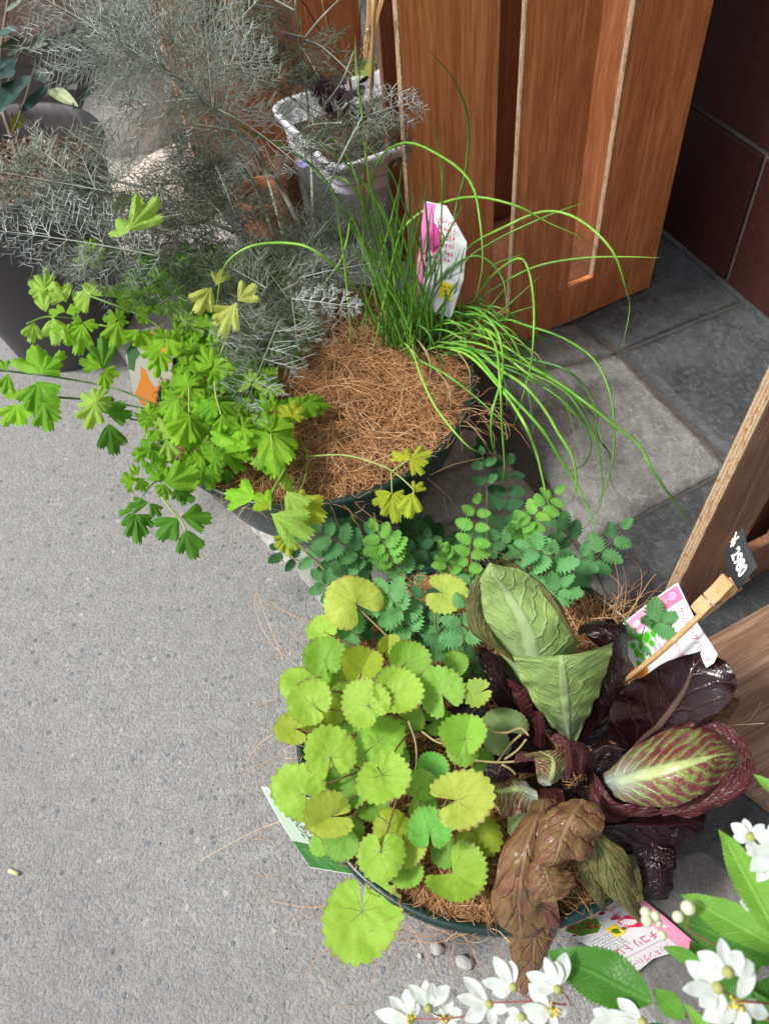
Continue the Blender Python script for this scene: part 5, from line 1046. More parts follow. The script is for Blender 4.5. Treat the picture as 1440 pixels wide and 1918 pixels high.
# bronze wilting leaves
loft([((998, 1500), (1020, 1498), (1040, 1500)), ((972, 1535), (1005, 1530), (1045, 1535)), ((945, 1580), (985, 1582), (1030, 1580)), ((929, 1630), (975, 1640), (1025, 1635)), ((919, 1690), (970, 1700), (1040, 1680)), ((930, 1732), (975, 1745), (1045, 1722)), ((960, 1745), (985, 1758), (1020, 1750))], (.22, .245, .25, .235, .205, .175, .16), MC_BROWN, -.012, .005, 48, 26, seed=17, bl=.002)
loft([((962, 1700), (1000, 1690), (1056, 1672)), ((948, 1735), (1000, 1735), (1052, 1715)), ((956, 1790), (998, 1790), (1034, 1772)), ((965, 1830), (992, 1835), (1012, 1812)), ((976, 1862), (983, 1866), (988, 1858))], (.15, .14, .115, .085, .06), MC_BROWN, -.008, .004, 36, 20, seed=18, bl=.0015)
loft([((1060, 1500), (1090, 1500), (1122, 1506)), ((1020, 1530), (1070, 1530), (1133, 1528)), ((1004, 1572), (1050, 1572), (1122, 1568)), ((1000, 1605), (1040, 1605), (1092, 1606)), ((996, 1628), (1022, 1625), (1050, 1616))], (.26, .275, .275, .265, .25), MC_BROWN, -.016, .005, 40, 24, seed=19, bl=.002)
loft([((998, 1600), (1015, 1600), (1030, 1605)), ((990, 1635), (1020, 1635), (1052, 1625)), ((992, 1668), (1030, 1660), (1072, 1640)), ((1010, 1690), (1040, 1688), (1076, 1665))], (.255, .25, .245, .235), MC_BROWN, -.010, .004, 28, 20, seed=20, bl=.0018)
loft([((1000, 1480), (1020, 1475), (1050, 1480)), ((1010, 1500), (1035, 1500), (1060, 1505)), ((1020, 1520), (1035, 1520), (1055, 1520))], (.20, .225, .24), MC_MAR, -.004, .002, seed=21)
loft([((1085, 1560), (1110, 1556), (1130, 1562)), ((1092, 1600), (1128, 1590), (1168, 1592)), ((1116, 1648), (1150, 1640), (1184, 1632)), ((1150, 1690), (1170, 1680), (1194, 1675)), ((1188, 1722), (1197, 1718), (1203, 1708)), ((1203, 1732), (1205, 1730), (1206, 1727))], (.24, .235, .22, .20, .17, .15), MC_OLIVE, -.010, .003, 40, 20, seed=22)
loft([((1075, 1612), (1088, 1606), (1102, 1606)), ((1090, 1652), (1106, 1645), (1124, 1640)), ((1112, 1686), (1122, 1684), (1134, 1674)), ((1126, 1706), (1129, 1706), (1133, 1702))], (.215, .21, .195, .17), MC_OLIVE, -.005, .002, seed=23)
loft([((1168, 1600), (1178, 1600), (1188, 1602)), ((1180, 1640), (1190, 1642), (1200, 1645)), ((1190, 1690), (1196, 1690), (1204, 1685))], (.205, .20, .19), MC_OLIVE, -.003, .001, seed=24)
# dark glossy lower leaves
loft([((1110, 1530), (1112, 1550), (1120, 1590)), ((1180, 1510), (1180, 1545), (1185, 1592)), ((1250, 1505), (1252, 1545), (1256, 1590)), ((1302, 1508), (1305, 1540), (1300, 1572)), ((1318, 1520), (1322, 1535), (1314, 1550))], (.20, .205, .205, .20, .195), MC_DARK, -.014, .003, 40, 18, seed=25)
loft([((1178, 1570), (1215, 1562), (1262, 1568)), ((1186, 1610), (1228, 1605), (1266, 1608)), ((1196, 1655), (1235, 1652), (1262, 1650)), ((1202, 1684), (1232, 1686), (1252, 1684))], (.20, .195, .185, .17), MC_DARK, -.008, .003, 30, 18, seed=26)
loft([((1060, 1540), (1110, 1540), (1160, 1540)), ((1070, 1580), (1115, 1590), (1190, 1585)), ((1080, 1620), (1120, 1640), (1200, 1640)), ((1120, 1650), (1160, 1680), (1205, 1680))], (.19, .19, .19, .185), MC_DARK, -.004, .003, seed=27)
# small centre leaves
loft([((1008, 1468), (1030, 1470), (1050, 1458)), ((1003, 1445), (1035, 1450), (1062, 1440)), ((998, 1422), (1035, 1422), (1066, 1412)), ((968, 1412), (1010, 1408), (1062, 1396))], (.22, .245, .26, .27), MC_STRIPE, -.008, .003, 28, 16, seed=28)
loft([((962, 1428), (985, 1426), (1002, 1426)), ((966, 1416), (985, 1414), (1000, 1416)), ((972, 1410), (985, 1409), (998, 1412))], (.25, .258, .262), MC_MAR, -.003, .001, 12, 8, seed=29)
loft([((1058, 1452), (1066, 1456), (1074, 1448)), ((1058, 1425), (1068, 1428), (1076, 1420)), ((1050, 1398), (1062, 1392), (1070, 1392)), ((1028, 1385), (1042, 1374), (1056, 1376))], (.25, .27, .285, .285), MC_MAR, -.004, .002, seed=30)
loft([((1070, 1440), (1085, 1450), (1100, 1440)), ((1072, 1415), (1090, 1415), (1104, 1410)), ((1065, 1392), (1080, 1388), (1098, 1396))], (.22, .24, .25), MC_MAR, -.004, .002, seed=31)
loft([((1000, 1395), (1012, 1400), (1022, 1395)), ((1000, 1360), (1012, 1365), (1020, 1360)), ((990, 1338), (1006, 1332), (1016, 1340))], (.22, .25, .27), MC_MAR, .004, .001, seed=32)
loft([((1002, 1478), (1006, 1490), (1008, 1505)), ((965, 1455), (970, 1478), (985, 1520)), ((935, 1455), (938, 1482), (950, 1530)), ((915, 1468), (920, 1480), (928, 1500))], (.215, .225, .225, .215), MC_STRIPE, -.010, .003, 28, 16, seed=33)
loft([((985, 1490), (995, 1500), (1006, 1500)), ((960, 1510), (980, 1525), (1000, 1525)), ((950, 1535), (962, 1550), (980, 1545)), ((950, 1555), (958, 1566), (966, 1560))], (.21, .205, .195, .185), MC_UNDER, -.006, .002, 24, 14, seed=34)
loft([((915, 1430), (935, 1432), (960, 1440)), ((905, 1446), (930, 1452), (955, 1456)), ((910, 1460), (925, 1466), (945, 1464))], (.245, .24, .235), MC_DARK, -.005, .002, 14, 10, seed=35)
for rws, z_, mt, sd in (([((790, 1340), (800, 1370), (815, 1395)), ((835, 1325), (848, 1360), (860, 1395)), ((900, 1300), (915, 1345), (925, 1385))], (.17, .18, .19), MC_DARK, 36), ([((890, 1270), (905, 1300), (925, 1345)), ((930, 1290), (945, 1320), (965, 1350)), ((970, 1330), (985, 1350), (1000, 1370))], (.16, .17, .18), MC_DARK, 37),
                        ([((1010, 1400), (1040, 1420), (1080, 1410)), ((1020, 1460), (1060, 1470), (1110, 1450)), ((1020, 1520), (1070, 1520), (1120, 1500))], (.165, .165, .165), MC_DARK, 38), ([((1040, 1500), (1080, 1490), (1120, 1470)), ((1060, 1540), (1110, 1535), (1160, 1515)), ((1100, 1580), (1150, 1570), (1190, 1560))], (.165, .16, .155), MC_DARK, 39),
                        ([((1245, 1245), (1255, 1250), (1268, 1245)), ((1255, 1222), (1275, 1225), (1300, 1232)), ((1270, 1202), (1288, 1205), (1308, 1215)), ((1288, 1194), (1296, 1196), (1303, 1202))], (.27, .285, .295, .30), MC_MAR, 40),
                        ([((1320, 1362), (1328, 1366), (1338, 1360)), ((1322, 1342), (1340, 1345), (1360, 1350)), ((1340, 1326), (1356, 1322), (1374, 1332)), ((1362, 1312), (1374, 1308), (1386, 1312))], (.24, .25, .25, .24), MC_BROWN, 41)):
    loft(rws, z_, mt, -.006, .004, 24, 14, seed=sd)
for k, (bx, by, tx, ty, wd) in enumerate(((1080, 1400, 1190, 1290, 34), (1090, 1440, 1240, 1420, 30), (1060, 1480, 1120, 1590, 32), (1080, 1470, 1200, 1540, 34), (1040, 1430, 950, 1350, 30), (1070, 1420, 1100, 1280, 26), (1050, 1460, 960, 1500, 28), (1100, 1500, 1270, 1560, 34), (1010, 1440, 900, 1400, 26), (1120, 1450, 1230, 1480, 40), (1080, 1390, 1010, 1290, 30), (1130, 1480, 1260, 1620, 30))):
    dx, dy = tx-bx, ty-by; L_ = math.hypot(dx, dy); ox_, oy_ = -dy/L_, dx/L_
    loft([((bx+dx*u+ox_*wd*w2, by+dy*u+oy_*wd*w2), (bx+dx*u, by+dy*u), (bx+dx*u-ox_*wd*w2, by+dy*u-oy_*wd*w2)) for u, w2 in ((0, .3), (.35, .9), (.7, 1.), (.9, .7), (1., .2))], (.17, .195, .205), MC_DARK, -.004, .004, 20, 12, seed=60+k)  # added fill leaves, their dark colour stands in for shadow over the mulch
# ------------------------------------------------------------------ white flowering shrub, lower right
deu = empty('white_flowering_shrub', P(1560, 1960, .35), 'leafy shrub with clusters of small white five-petalled flowers in the lower right corner', 'shrub')
DG = (.12, .33, .04); DG2 = (.065, .21, .025); DG3 = (.19, .42, .06)
for b_, t_, z0, z1, mi, col, wr in (((1222, 1878), (1020, 1776), .36, .33, 0, DG2, 1.12), ((1475, 1785), (1262, 1663), .42, .38, 1, DG3, .92), ((1462, 1765), (1348, 1540), .44, .43, 1, DG3, .95), ((1475, 1800), (1245, 1711), .37, .33, 1, DG2, 1.), ((1310, 1800), (1238, 1774), .36, .35, 1, DG, 1.2),
                                   ((1400, 1930), (1290, 1755), .35, .33, 0, DG2, 1.35), ((1282, 1908), (1220, 1850), .37, .355, 0, DG, 1.3), ((1345, 1960), (1280, 1878), .38, .38, 1, DG3, 1.), ((1200, 1925), (1165, 1890), .34, .33, 0, DG, 1.), ((1475, 1500), (1410, 1447), .40, .40, 1, DG3, 1.),
                                   ((1380, 1980), (1470, 1820), .34, .34, 0, DG2, 1.2), ((1330, 1850), (1440, 1760), .33, .33, 0, DG2, 1.), ((1290, 1960), (1215, 1915), .33, .33, 0, DG2, 1.), ((1460, 1940), (1400, 1850), .35, .35, 0, DG2, 1.3)):
    B = P(b_[0], b_[1], z0); n = up_n(B, .6, .12); T = P(t_[0], t_[1], z1); link('leaf', DEU[mi], MDEUT, deu, frame(B, T, n, wr), vary(col, .06))
MGOLD = plain('calyx_green', (.30, .32, .10), .6); MYEL = plain('stamen_yellow', (.75, .55, .08), .6)
def flower(c, tips, z, r_=.0035, inner=False):
    C = P(c[0], c[1], z); first = None; g = G()
    ax = smoothline([C-(CAM-C).normalized()*r_*1.6, C, C+(CAM-C).normalized()*r_*.9], 6); tube(g, ax, [r_*.4, r_*.9, r_*1.05, r_*1.0, r_*.8, r_*.5], 10, .5); fl = g.make('flower', MGOLD, deu)
    for k, t in enumerate(tips):
        T = P(t[0], t[1], z+rnd.uniform(-.002, .004)); d = T-C; B = C+d*.04; n = up_n(C, .95, .22); w_ = .024/max(.016, d.length); w_ = min(1.45, max(.9, w_))
        o = link('petal', PET[k % 3], MPETAL, fl, frame(B, T, n, w_), (.68, .72, .76))
    if inner:
        g = G()
        for _ in range(9):
            d = Vector((rnd.gauss(0, 1), rnd.gauss(0, 1), 1.6)).normalized(); e = C+d*rnd.uniform(.004, .007); tube(g, [C, e], [.0004, .0003], 4, .5); tube(g, [e-d*.0006, e+d*.0008], [.0008, .0008], 5, .5)
        g.make('stamens', MYEL, fl)
fl_ = [((769, 1908), [(702, 1898), (727, 1867), (760, 1852), (783, 1878), (738, 1925)], .30), ((802, 1889), [(766, 1842), (797, 1836), (841, 1846), (812, 1840), (780, 1850)], .31), ((835, 1908), [(808, 1888), (841, 1862), (864, 1892), (820, 1935), (860, 1935)], .30),
       ((916, 1881), [(868, 1828), (855, 1868), (870, 1912), (950, 1893), (925, 1925)], .32), ((961, 1849), [(924, 1792), (901, 1838), (922, 1860), (955, 1798), (940, 1810)], .33), ((1044, 1853), [(985, 1822), (1021, 1792), (1059, 1783), (1040, 1800), (1000, 1850)], .35),
       ((1033, 1894), [(988, 1842), (976, 1882), (990, 1910), (1062, 1896), (1040, 1930)], .34), ((977, 1905), [(945, 1925), (990, 1935), (1005, 1890), (950, 1890), (970, 1940)], .33), ((1203, 1915), [(1156, 1870), (1112, 1902), (1130, 1930), (1180, 1945), (1165, 1905)], .36),
       ((1145, 1918), [(1110, 1890), (1125, 1885), (1100, 1930), (1160, 1895)], .35), ((1362, 1821), [(1306, 1784), (1346, 1756), (1388, 1782), (1414, 1806), (1330, 1830)], .47), ((1343, 1850), [(1284, 1800), (1274, 1852), (1310, 1885), (1350, 1900), (1325, 1800)], .465),
       ((1378, 1880), [(1316, 1909), (1345, 1925), (1395, 1935), (1442, 1900), (1409, 1813)], .46), ((1405, 1568), [(1368, 1543), (1393, 1534), (1372, 1568), (1410, 1605), (1430, 1545)], .43), ((1462, 1590), [(1409, 1553), (1394, 1599), (1404, 1631), (1418, 1650), (1440, 1545)], .44),
       ((1430, 1710), [(1386, 1672), (1383, 1690), (1400, 1665), (1440, 1670), (1445, 1740)], .42), ((1386, 1622), [(1366, 1600), (1368, 1618), (1380, 1596)], .41)]
for i, (c, t, z) in enumerate(fl_): flower(c, t, z, .0032 if i < 10 else .0035, i in (0, 6, 2, 12))
for (x, y, r_, z) in ((1288, 1700, .0052, .40), (1269, 1717, .0040, .40), (1209, 1709, .0040, .40), (1211, 1724, .0042, .40), (1226, 1716, .0038, .40), (1239, 1752, .0036, .39), (1232, 1728, .003, .395)):
    C = P(x, y, z); v, f = lathe([(.0001, -r_*1.15), (r_*.6, -r_*.9), (r_, -.1*r_), (r_*.85, r_*.6), (r_*.3, r_*1.15), (.0001, r_*1.25)], (0, 0), 12); v = [Vector(q)+C for q in v]; obj('bud', v, f, MPETAL, deu, [(.5, .5)]*len(v), color=(.72, .76, .60))
for pts, z, w_, c_ in (([(1560, 1960), (1400, 1900), (1273, 1899), (1150, 1892), (1060, 1880), (1033, 1894)], (.35, .36, .33), .0011, (.22, .14, .05)), ([(1060, 1882), (1000, 1876), (930, 1878), (916, 1881)], (.335, .32), .0007, (.32, .07, .07)), ([(1000, 1876), (975, 1860), (961, 1849)], (.33, .33), .0006, (.32, .07, .07)),
                       ([(1070, 1884), (1060, 1865), (1044, 1853)], (.34, .35), .0007, (.30, .08, .07)), ([(930, 1878), (880, 1900), (835, 1908), (769, 1908)], (.32, .30), .0007, (.30, .08, .07)), ([(835, 1905), (815, 1900), (802, 1889)], (.30, .31), .0006, (.2, .12, .08)),
                       ([(1560, 1900), (1440, 1880), (1378, 1875), (1362, 1860), (1362, 1821)], (.40, .46, .47), .0009, (.20, .06, .06)), ([(1380, 1872), (1343, 1850)], (.46, .465), .0007, (.20, .06, .06)), ([(1400, 1800), (1310, 1755), (1280, 1735), (1245, 1733), (1225, 1715)], (.40, .40, .40), .0007, (.26, .08, .08)),
                       ([(1285, 1735), (1288, 1715)], (.40, .40), .0006, (.26, .12, .1)), ([(1285, 1905), (1240, 1888), (1222, 1878)], (.36, .36), .0008, (.2, .2, .08)), ([(1560, 1700), (1475, 1640), (1430, 1600), (1405, 1568)], (.42, .43), .0008, (.2, .1, .06))):
    stem('twig', pts, z, w_, w_*.7, deu, c_)
# ------------------------------------------------------------------ olive tree in the charcoal pot
oli = empty('olive_tree', P(35, 290, .345), 'young olive tree with narrow dark grey-green leaves in the charcoal pot', 'tree')
OG = (.030, .070, .062); OG2 = (.06, .085, .055); OG3 = (.15, .20, .17)
def olive(bx, by, tx, ty, z, col=OG, w_=1.0, mi=0):
    B = P(bx, by, z); T = P(tx, ty, z+.01); link('leaf', OLI[mi], MOLIV, oli, frame(B, T, up_n(B, .6, .25), w_*.85), vary(col, .1))
for a in ((0, 212, 52, 125, .50, OG, 1.3, 0), (40, 210, 95, 165, .46, OG, 1.1, 1), (0, 150, 28, 105, .50, OG, 1.4, 0), (-5, 130, 25, 100, .52, OG, 1.5, 2), (0, 60, 40, 70, .52, OG, 1.4, 1), (15, 105, 55, 65, .50, OG2, 1.3, 0), (0, 90, 40, 70, .5, OG2, 1.1, 2), (60, 145, 85, 150, .46, OG, 1.2, 0), (55, 100, 85, 60, .48, OG3, 1.1, 1),
          (62, 125, 60, 115, .46, OG3, 1., 0), (92, 168, 139, 190, .44, (.30, .36, .20), 1., 0), (112, 150, 140, 130, .44, OG3, 1., 1), (145, 185, 190, 160, .44, OG3, .9, 2), (150, 190, 175, 165, .44, OG, 1., 0), (22, 245, 46, 208, .42, (.26, .34, .03), 1.6, 0), (130, 160, 150, 180, .44, OG2, 1., 1), (0, 215, 15, 170, .48, OG3, 1.2, 0),
          (20, 130, 0, 175, .50, OG, 1.3, 1), (60, 90, 85, 78, .49, OG3, 1.2, 2), (30, 150, 18, 165, .46, OG, 1.4, 0), (70, 130, 90, 145, .45, OG2, 1.2, 0), (10, 22, 50, 0, .52, OG3, 1., 1), (170, 200, 200, 190, .43, OG2, .8, 0), (150, 190, 135, 215, .43, OG, .9, 1)): olive(*a)
for pts, z, w_ in (([(35, 300), (20, 250), (5, 200), (0, 120), (10, 40), (20, -20)], (.345, .52), .0045), ([(5, 180), (30, 120), (50, 70), (62, 0)], (.45, .50), .002), ([(20, 260), (40, 210), (65, 128), (100, 148), (130, 175), (165, 200)], (.38, .46, .43), .0022), ([(30, 110), (55, 80), (85, 50)], (.48, .5), .0015), ([(35, 200), (60, 230), (110, 280)], (.42, .36), .0017), ([(45, 300), (30, 250), (20, 210)], (.345, .42), .003)):
    stem('branch', pts, z, w_, w_*.6, oli, (.20, .15, .11))
# ------------------------------------------------------------------ dark plant in the white planter
pur = empty('purple_leaved_plant', P(670, 230, .23), 'dark purple-leaved plant with thin dark stems in the white planter', 'plant')
prn = random.Random(3)
for pts, z, w_ in (([(660, 230), (640, 150), (600, 60), (560, -10)], (.23, .5), .0018), ([(690, 220), (720, 170), (745, 150)], (.23, .30), .002), ([(650, 240), (600, 160), (540, 120), (500, 90)], (.23, .42), .0016), ([(680, 235), (672, 120), (676, 0)], (.23, .55), .0014), ([(640, 235), (560, 190), (500, 160)], (.23, .35), .0014)):
    stem('stem', pts, z, w_, w_*.6, pur, (.06, .02, .025))
for _ in range(46):
    x, y = prn.choice(((605, 170), (640, 190), (590, 150), (560, 140), (415, 30), (440, 20), (380, 20), (500, 70), (650, 160)));  x += prn.gauss(0, 18); y += prn.gauss(0, 14); a = prn.uniform(0, 6.28); L = prn.uniform(16, 32)
    z = .30 if y > 110 else .42; B = P(x, y, z); link('leaf', prn.choice(BUR), None, pur, frame(B, P(x+L*math.cos(a), y+L*math.sin(a), z+prn.uniform(-.01, .02)), up_n(B, .5, .3)), vary((.035, .016, .030), .2))
for _ in range(5):
    x, y = 690+prn.gauss(0, 8), 120+prn.gauss(0, 6); a = prn.uniform(0, 6.28); B = P(x, y, .34); link('leaf', prn.choice(BUR), None, pur, frame(B, P(x+22*math.cos(a), y+22*math.sin(a), .35), up_n(B, .5, .3)), (.22, .28, .06))
vio = empty('violet_flower', P(570, 308, .28), 'tiny pale violet flower beside the white planter', 'flower')
for k in range(5):
    a = k*1.256+.3; B = P(568, 306, .30); link('petal', PET[k % 3], MPETAL, vio, frame(B, P(568+13*math.cos(a), 306+11*math.sin(a), .302), up_n(B, .7, .1), 1.5), (.40, .34, .75))
g = G(); q = P(568, 307, .30); tube(g, smoothline([Vector((q.x+.01, q.y+.02, .13)), q+Vector((.004, .006, -.06)), q], 10), .0009, 5, .5); g.make('stalk', MSTEM, vio, color=(.1, .2, .06))
# ================================================================== TAGS, PINS, PRICE CARDS
MBACK = plain('bamboo_stake', (.50, .33, .16), .6)
class Card:
    """a thin printed card through four corners (u right, v down), slightly bent"""
    def __init__(s, c, bend=.0, name='plant_tag', label='', cat='plant label', mat=None, outline=None, thick=.0006, parent=None):
        s.c = c; n = (c[1]-c[0]).cross(c[3]-c[0]).normalized(); s.n = n if n.dot(CAM-c[0]) > 0 else -n; s.bend = bend; s.flip = n.dot(CAM-c[0]) > 0
        ol = outline or [(0, 0), (1, 0), (1, 1), (0, 1)]; s.root = None
        k = 14; vs_ = []; fs = []
        pts = []
        for i in range(len(ol)):
            a, b = ol[i], ol[(i+1) % len(ol)]
            for j in range(6): pts.append((a[0]+(b[0]-a[0])*j/6, a[1]+(b[1]-a[1])*j/6))
        m = len(pts); cu, cv = sum(p[0] for p in pts)/m, sum(p[1] for p in pts)/m
        for side in (0, 1):
            off = -thick*side
            for ring in (1., .66, .33):
                for (u, v) in pts: vs_.append(s.at(cu+(u-cu)*ring, cv+(v-cv)*ring, off))
            vs_.append(s.at(cu, cv, off))
        H_ = 3*m+1
        for side in (0, 1):
            o = side*H_
            for rg in (0, 1):
                for i in range(m): q = (o+rg*m+i, o+rg*m+(i+1) % m, o+(rg+1)*m+(i+1) % m, o+(rg+1)*m+i); fs.append(q if side else q[::-1])
            for i in range(m): q = (o+2*m+i, o+2*m+(i+1) % m, o+3*m); fs.append(q if side else q[::-1])
        for i in range(m): fs.append((i, (i+1) % m, H_+(i+1) % m, H_+i))
        if parent is None: s.root = empty(name, c[0]*.5+c[2]*.5, label, cat); parent = s.root
        s.o = obj('card', vs_, fs, mat or MCARD, parent, smooth=False); s.k = 0
    def at(s, u, v, off=0.):
        c = s.c; p = (c[0]*(1-u)+c[1]*u)*(1-v)+(c[3]*(1-u)+c[2]*u)*v
        return p+s.n*(off+s.bend*math.sin(math.pi*min(1, max(0, v)))*1.)
    def poly(s, pts, col, name='print', lift=None, sub=True):
        s.k += 1; off = (lift or .00012)+s.k*.000035
        if sub:
            q = []
            for i in range(len(pts)):
                a, b = pts[i], pts[(i+1) % len(pts)]; n_ = max(1, int(math.hypot(a[0]-b[0], a[1]-b[1])/.12))
                q += [(a[0]+(b[0]-a[0])*j/n_, a[1]+(b[1]-a[1])*j/n_) for j in range(n_)]
            pts = q
        cu, cv = sum(p[0] for p in pts)/len(pts), sum(p[1] for p in pts)/len(pts); m = len(pts)
        vs_ = [s.at(u, v, off) for u, v in pts]+[s.at(cu+(u-cu)*.5, cv+(v-cv)*.5, off) for u, v in pts]+[s.at(cu, cv, off)]
        fs = [(i, (i+1) % m, m+(i+1) % m, m+i) for i in range(m)]+[(m+i, m+(i+1) % m, 2*m) for i in range(m)]
        return obj(name, vs_, fs, ink('%02x%02x%02x' % tuple(int(c*255) for c in col), col), s.o, smooth=False)
    def disc(s, u, v, ru, rv, col, rot=0., n=20, name='print', wob=0., seed=0):
        return s.poly([(u+ru*math.cos(t)*math.cos(rot)*(1+wob*math.sin(5*t+seed))-rv*math.sin(t)*math.sin(rot)*(1+wob*math.sin(7*t+seed)), v+ru*math.cos(t)*math.sin(rot)+rv*math.sin(t)*math.cos(rot)*(1+wob*math.sin(6*t+seed))) for t in [2*math.pi*k/n for k in range(n)]], col, name, sub=False)
    def text(s, body, u, v, size, col, asp=1., rot=0., name='lettering', bold=0.):
        cu = bpy.data.curves.new('txt', 'FONT'); cu.body = body; cu.size = 1.; cu.resolution_u = 3; cu.offset = bold; to = bpy.data.objects.new('txt', cu); COL.objects.link(to)
        me = bpy.data.meshes.new_from_object(to.evaluated_get(bpy.context.evaluated_depsgraph_get())); bpy.data.objects.remove(to)
        if len(me.vertices) == 0: return
        s.k += 1; off = .00014+s.k*.000035; vs_ = []
        for vt in me.vertices:
            x, y = vt.co.x*size*asp, -vt.co.y*size; vs_.append(s.at(u+x*math.cos(rot)-y*math.sin(rot), v+x*math.sin(rot)+y*math.cos(rot), off))
        obj(name, vs_, [tuple(p.vertices) for p in me.polygons], ink('%02x%02x%02x' % tuple(int(c*255) for c in col), col), s.o, smooth=False)
    def marks(s, u0, v0, u1, v1, rows, cols, col, seed=0, sz=1.):
        """rows of tiny printed characters, too small to read"""
        r = random.Random(seed); s.k += 1; off = .00014+s.k*.000035; g = G(); du, dv = (u1-u0)/cols, (v1-v0)/rows
        for j in range(rows):
            for i in range(cols):
                if r.random() < .12: continue
                cu, cv = u0+(i+.5)*du, v0+(j+.5)*dv
                for _ in range(3):
                    if r.random() < .5: a, b = r.uniform(.25, .4)*du, r.uniform(.05, .08)*dv
                    else: a, b = r.uniform(.05, .08)*du, r.uniform(.22, .38)*dv
                    x, y = cu+r.uniform(-.15, .15)*du, cv+r.uniform(-.2, .2)*dv; g.add([s.at(x-a, y-b, off), s.at(x+a, y-b, off), s.at(x+a, y+b, off), s.at(x-a, y+b, off)], [(0, 1, 2, 3)])
        g.make('small_print', ink('%02x%02x%02x' % tuple(int(c*255) for c in col), col), s.o, smooth=False)
PINK = (.82, .20, .36); LPINK = (.86, .42, .58); MAG = (.62, .03, .12); GRN = (.06, .36, .02); ORG = (.75, .22, .03)
# (1) pink and white tag with the burnet picture
c = [P(1268, 1091, .335), P(1345, 1236, .325), P(1225, 1318, .235), P(1150, 1182, .245)]
t = Card(c, .004, label='pink and white plant tag with a green leaf picture, under the lower skewer', outline=[(0, .0), (.5, .02), (.94, -.02), (1, .06), (1.02, .55), (1, 1), (0, 1), (0, .5)])
t.poly([(0.02, .02), (.20, .02), (.20, 1), (.02, 1)], (.80, .30, .48), 'pink_band'); t.poly([(0.02, .02), (.20, .02), (.20, .3), (.02, .3)], (.80, .16, .30), 'pink_band')
for k in range(4): t.disc(.10, .12+k*.12, .05, .05, (.84, .38, .55), n=16); t.disc(.10, .12+k*.12, .043, .043, (.81, .28, .45), n=16)
t.text('クッキングハーブ', .25, .14, .085, MAG, 1.05); t.text('サラダバーネット', .34, .36, .072, (.70, .03, .10), 1.)
t.marks(.30, .42, .55, .62, 3, 9, (.25, .25, .45), 4)
for (u, v, ru, rv, ro) in ((.26, .48, .06, .05, .3), (.34, .52, .05, .04, .1), (.33, .62, .07, .05, .6), (.42, .60, .05, .035, -.3), (.44, .70, .055, .035, .2), (.36, .74, .06, .045, .9), (.48, .80, .055, .035, .1), (.28, .70, .06, .05, 1.2), (.40, .85, .06, .04, .5), (.30, .85, .05, .045, .2), (.52, .90, .05, .035, .0)):
    t.disc(u, v, ru, rv, (.30, .60, .12), ro, 18, wob=.12, seed=u*40); t.disc(u, v, ru*.82, rv*.82, (.05, .40, .02), ro, 18, wob=.12, seed=u*40)
t.disc(.62, .92, .07, .09, ORG, .3, wob=.2); t.disc(.16, .82, .07, .08, (.75, .10, .08), .3, wob=.2)
# (2) tag lying at the foot of the lower bowl
c = [P(1302, 1768, .045), P(1188, 1828, .045), P(1040, 1735, .035), P(1180, 1668, .035)]
t = Card(c, .003, label='pink and white plant tag with a red radicchio picture, lying on the ground', outline=[(0, .0), (.22, -.03), (.30, .03), (.6, .08), (.97, .02), (1, 0), (1, .5), (1, 1), (0, 1)])
t.poly([(-.005, .0), (.21, -.02), (.21, .96), (-.005, .98)], (.82, .28, .44), 'pink_band')
for k in range(3): t.disc(.10, .16+k*.14, .06, .05, (.86, .52, .64), n=16); t.disc(.10, .16+k*.14, .052, .043, (.82, .28, .44), n=16)
t.text('クッキングハーブ', .26, .16, .105, (.66, .06, .20), .85); t.text('チコリ トレビ', .26, .38, .13, (.62, .02, .12), .9, bold=.012)
t.poly([(.26, .225), (.95, .225), (.95, .232), (.26, .232)], (.5, .15, .3))
t.marks(.62, .36, .96, .62, 7, 12, (.07, .07, .09), 8)
for k in range(12):
    a = -.4+k*.22; t.poly([(.36+.20*math.cos(a+1.2), .62+.16*math.sin(a+1.2)), (.36+.22*math.cos(a+1.35), .62+.20*math.sin(a+1.35)), (.40, .70)], (.60, .015, .06) if k % 2 else (.30, .01, .05))
t.disc(.33, .60, .16, .10, (.70, .02, .09), .35, wob=.1); t.disc(.38, .62, .09, .05, (.90, .80, .82), .5, wob=.2)
for k in range(6): t.poly([(.30+.035*k, .56), (.315+.035*k, .57), (.40+.01*k, .66)], (.80, .60, .66))
t.poly([(.52, .52), (.66, .50), (.67, .66), (.53, .68)], (.85, .62, .03), 'yellow_square'); t.disc(.60, .585, .045, .045, (.06, .16, .02), 0, wob=.35); t.disc(.50, .57, .03, .025, (.22, .10, .05), .4)
t.disc(.80, .82, .20, .15, (.85, .86, .84), .1); t.disc(.80, .82, .185, .135, (.10, .22, .03), .1, wob=.1)
rr_ = random.Random(5)
for _ in range(22): t.disc(.80+rr_.gauss(0, .08), .82+rr_.gauss(0, .055), rr_.uniform(.015, .04), rr_.uniform(.01, .025), rr_.choice(((.45, .02, .05), (.05, .20, .02), (.22, .42, .06), (.30, .01, .04))), rr_.uniform(0, 3), 8, wob=.2)
for _ in range(9): t.disc(.40+rr_.gauss(0, .07), .88+rr_.gauss(0, .03), rr_.uniform(.02, .05), .012, rr_.choice(((.28, .02, .07), (.60, .3, .38), (.85, .8, .83))), rr_.uniform(-.4, .4), 10)
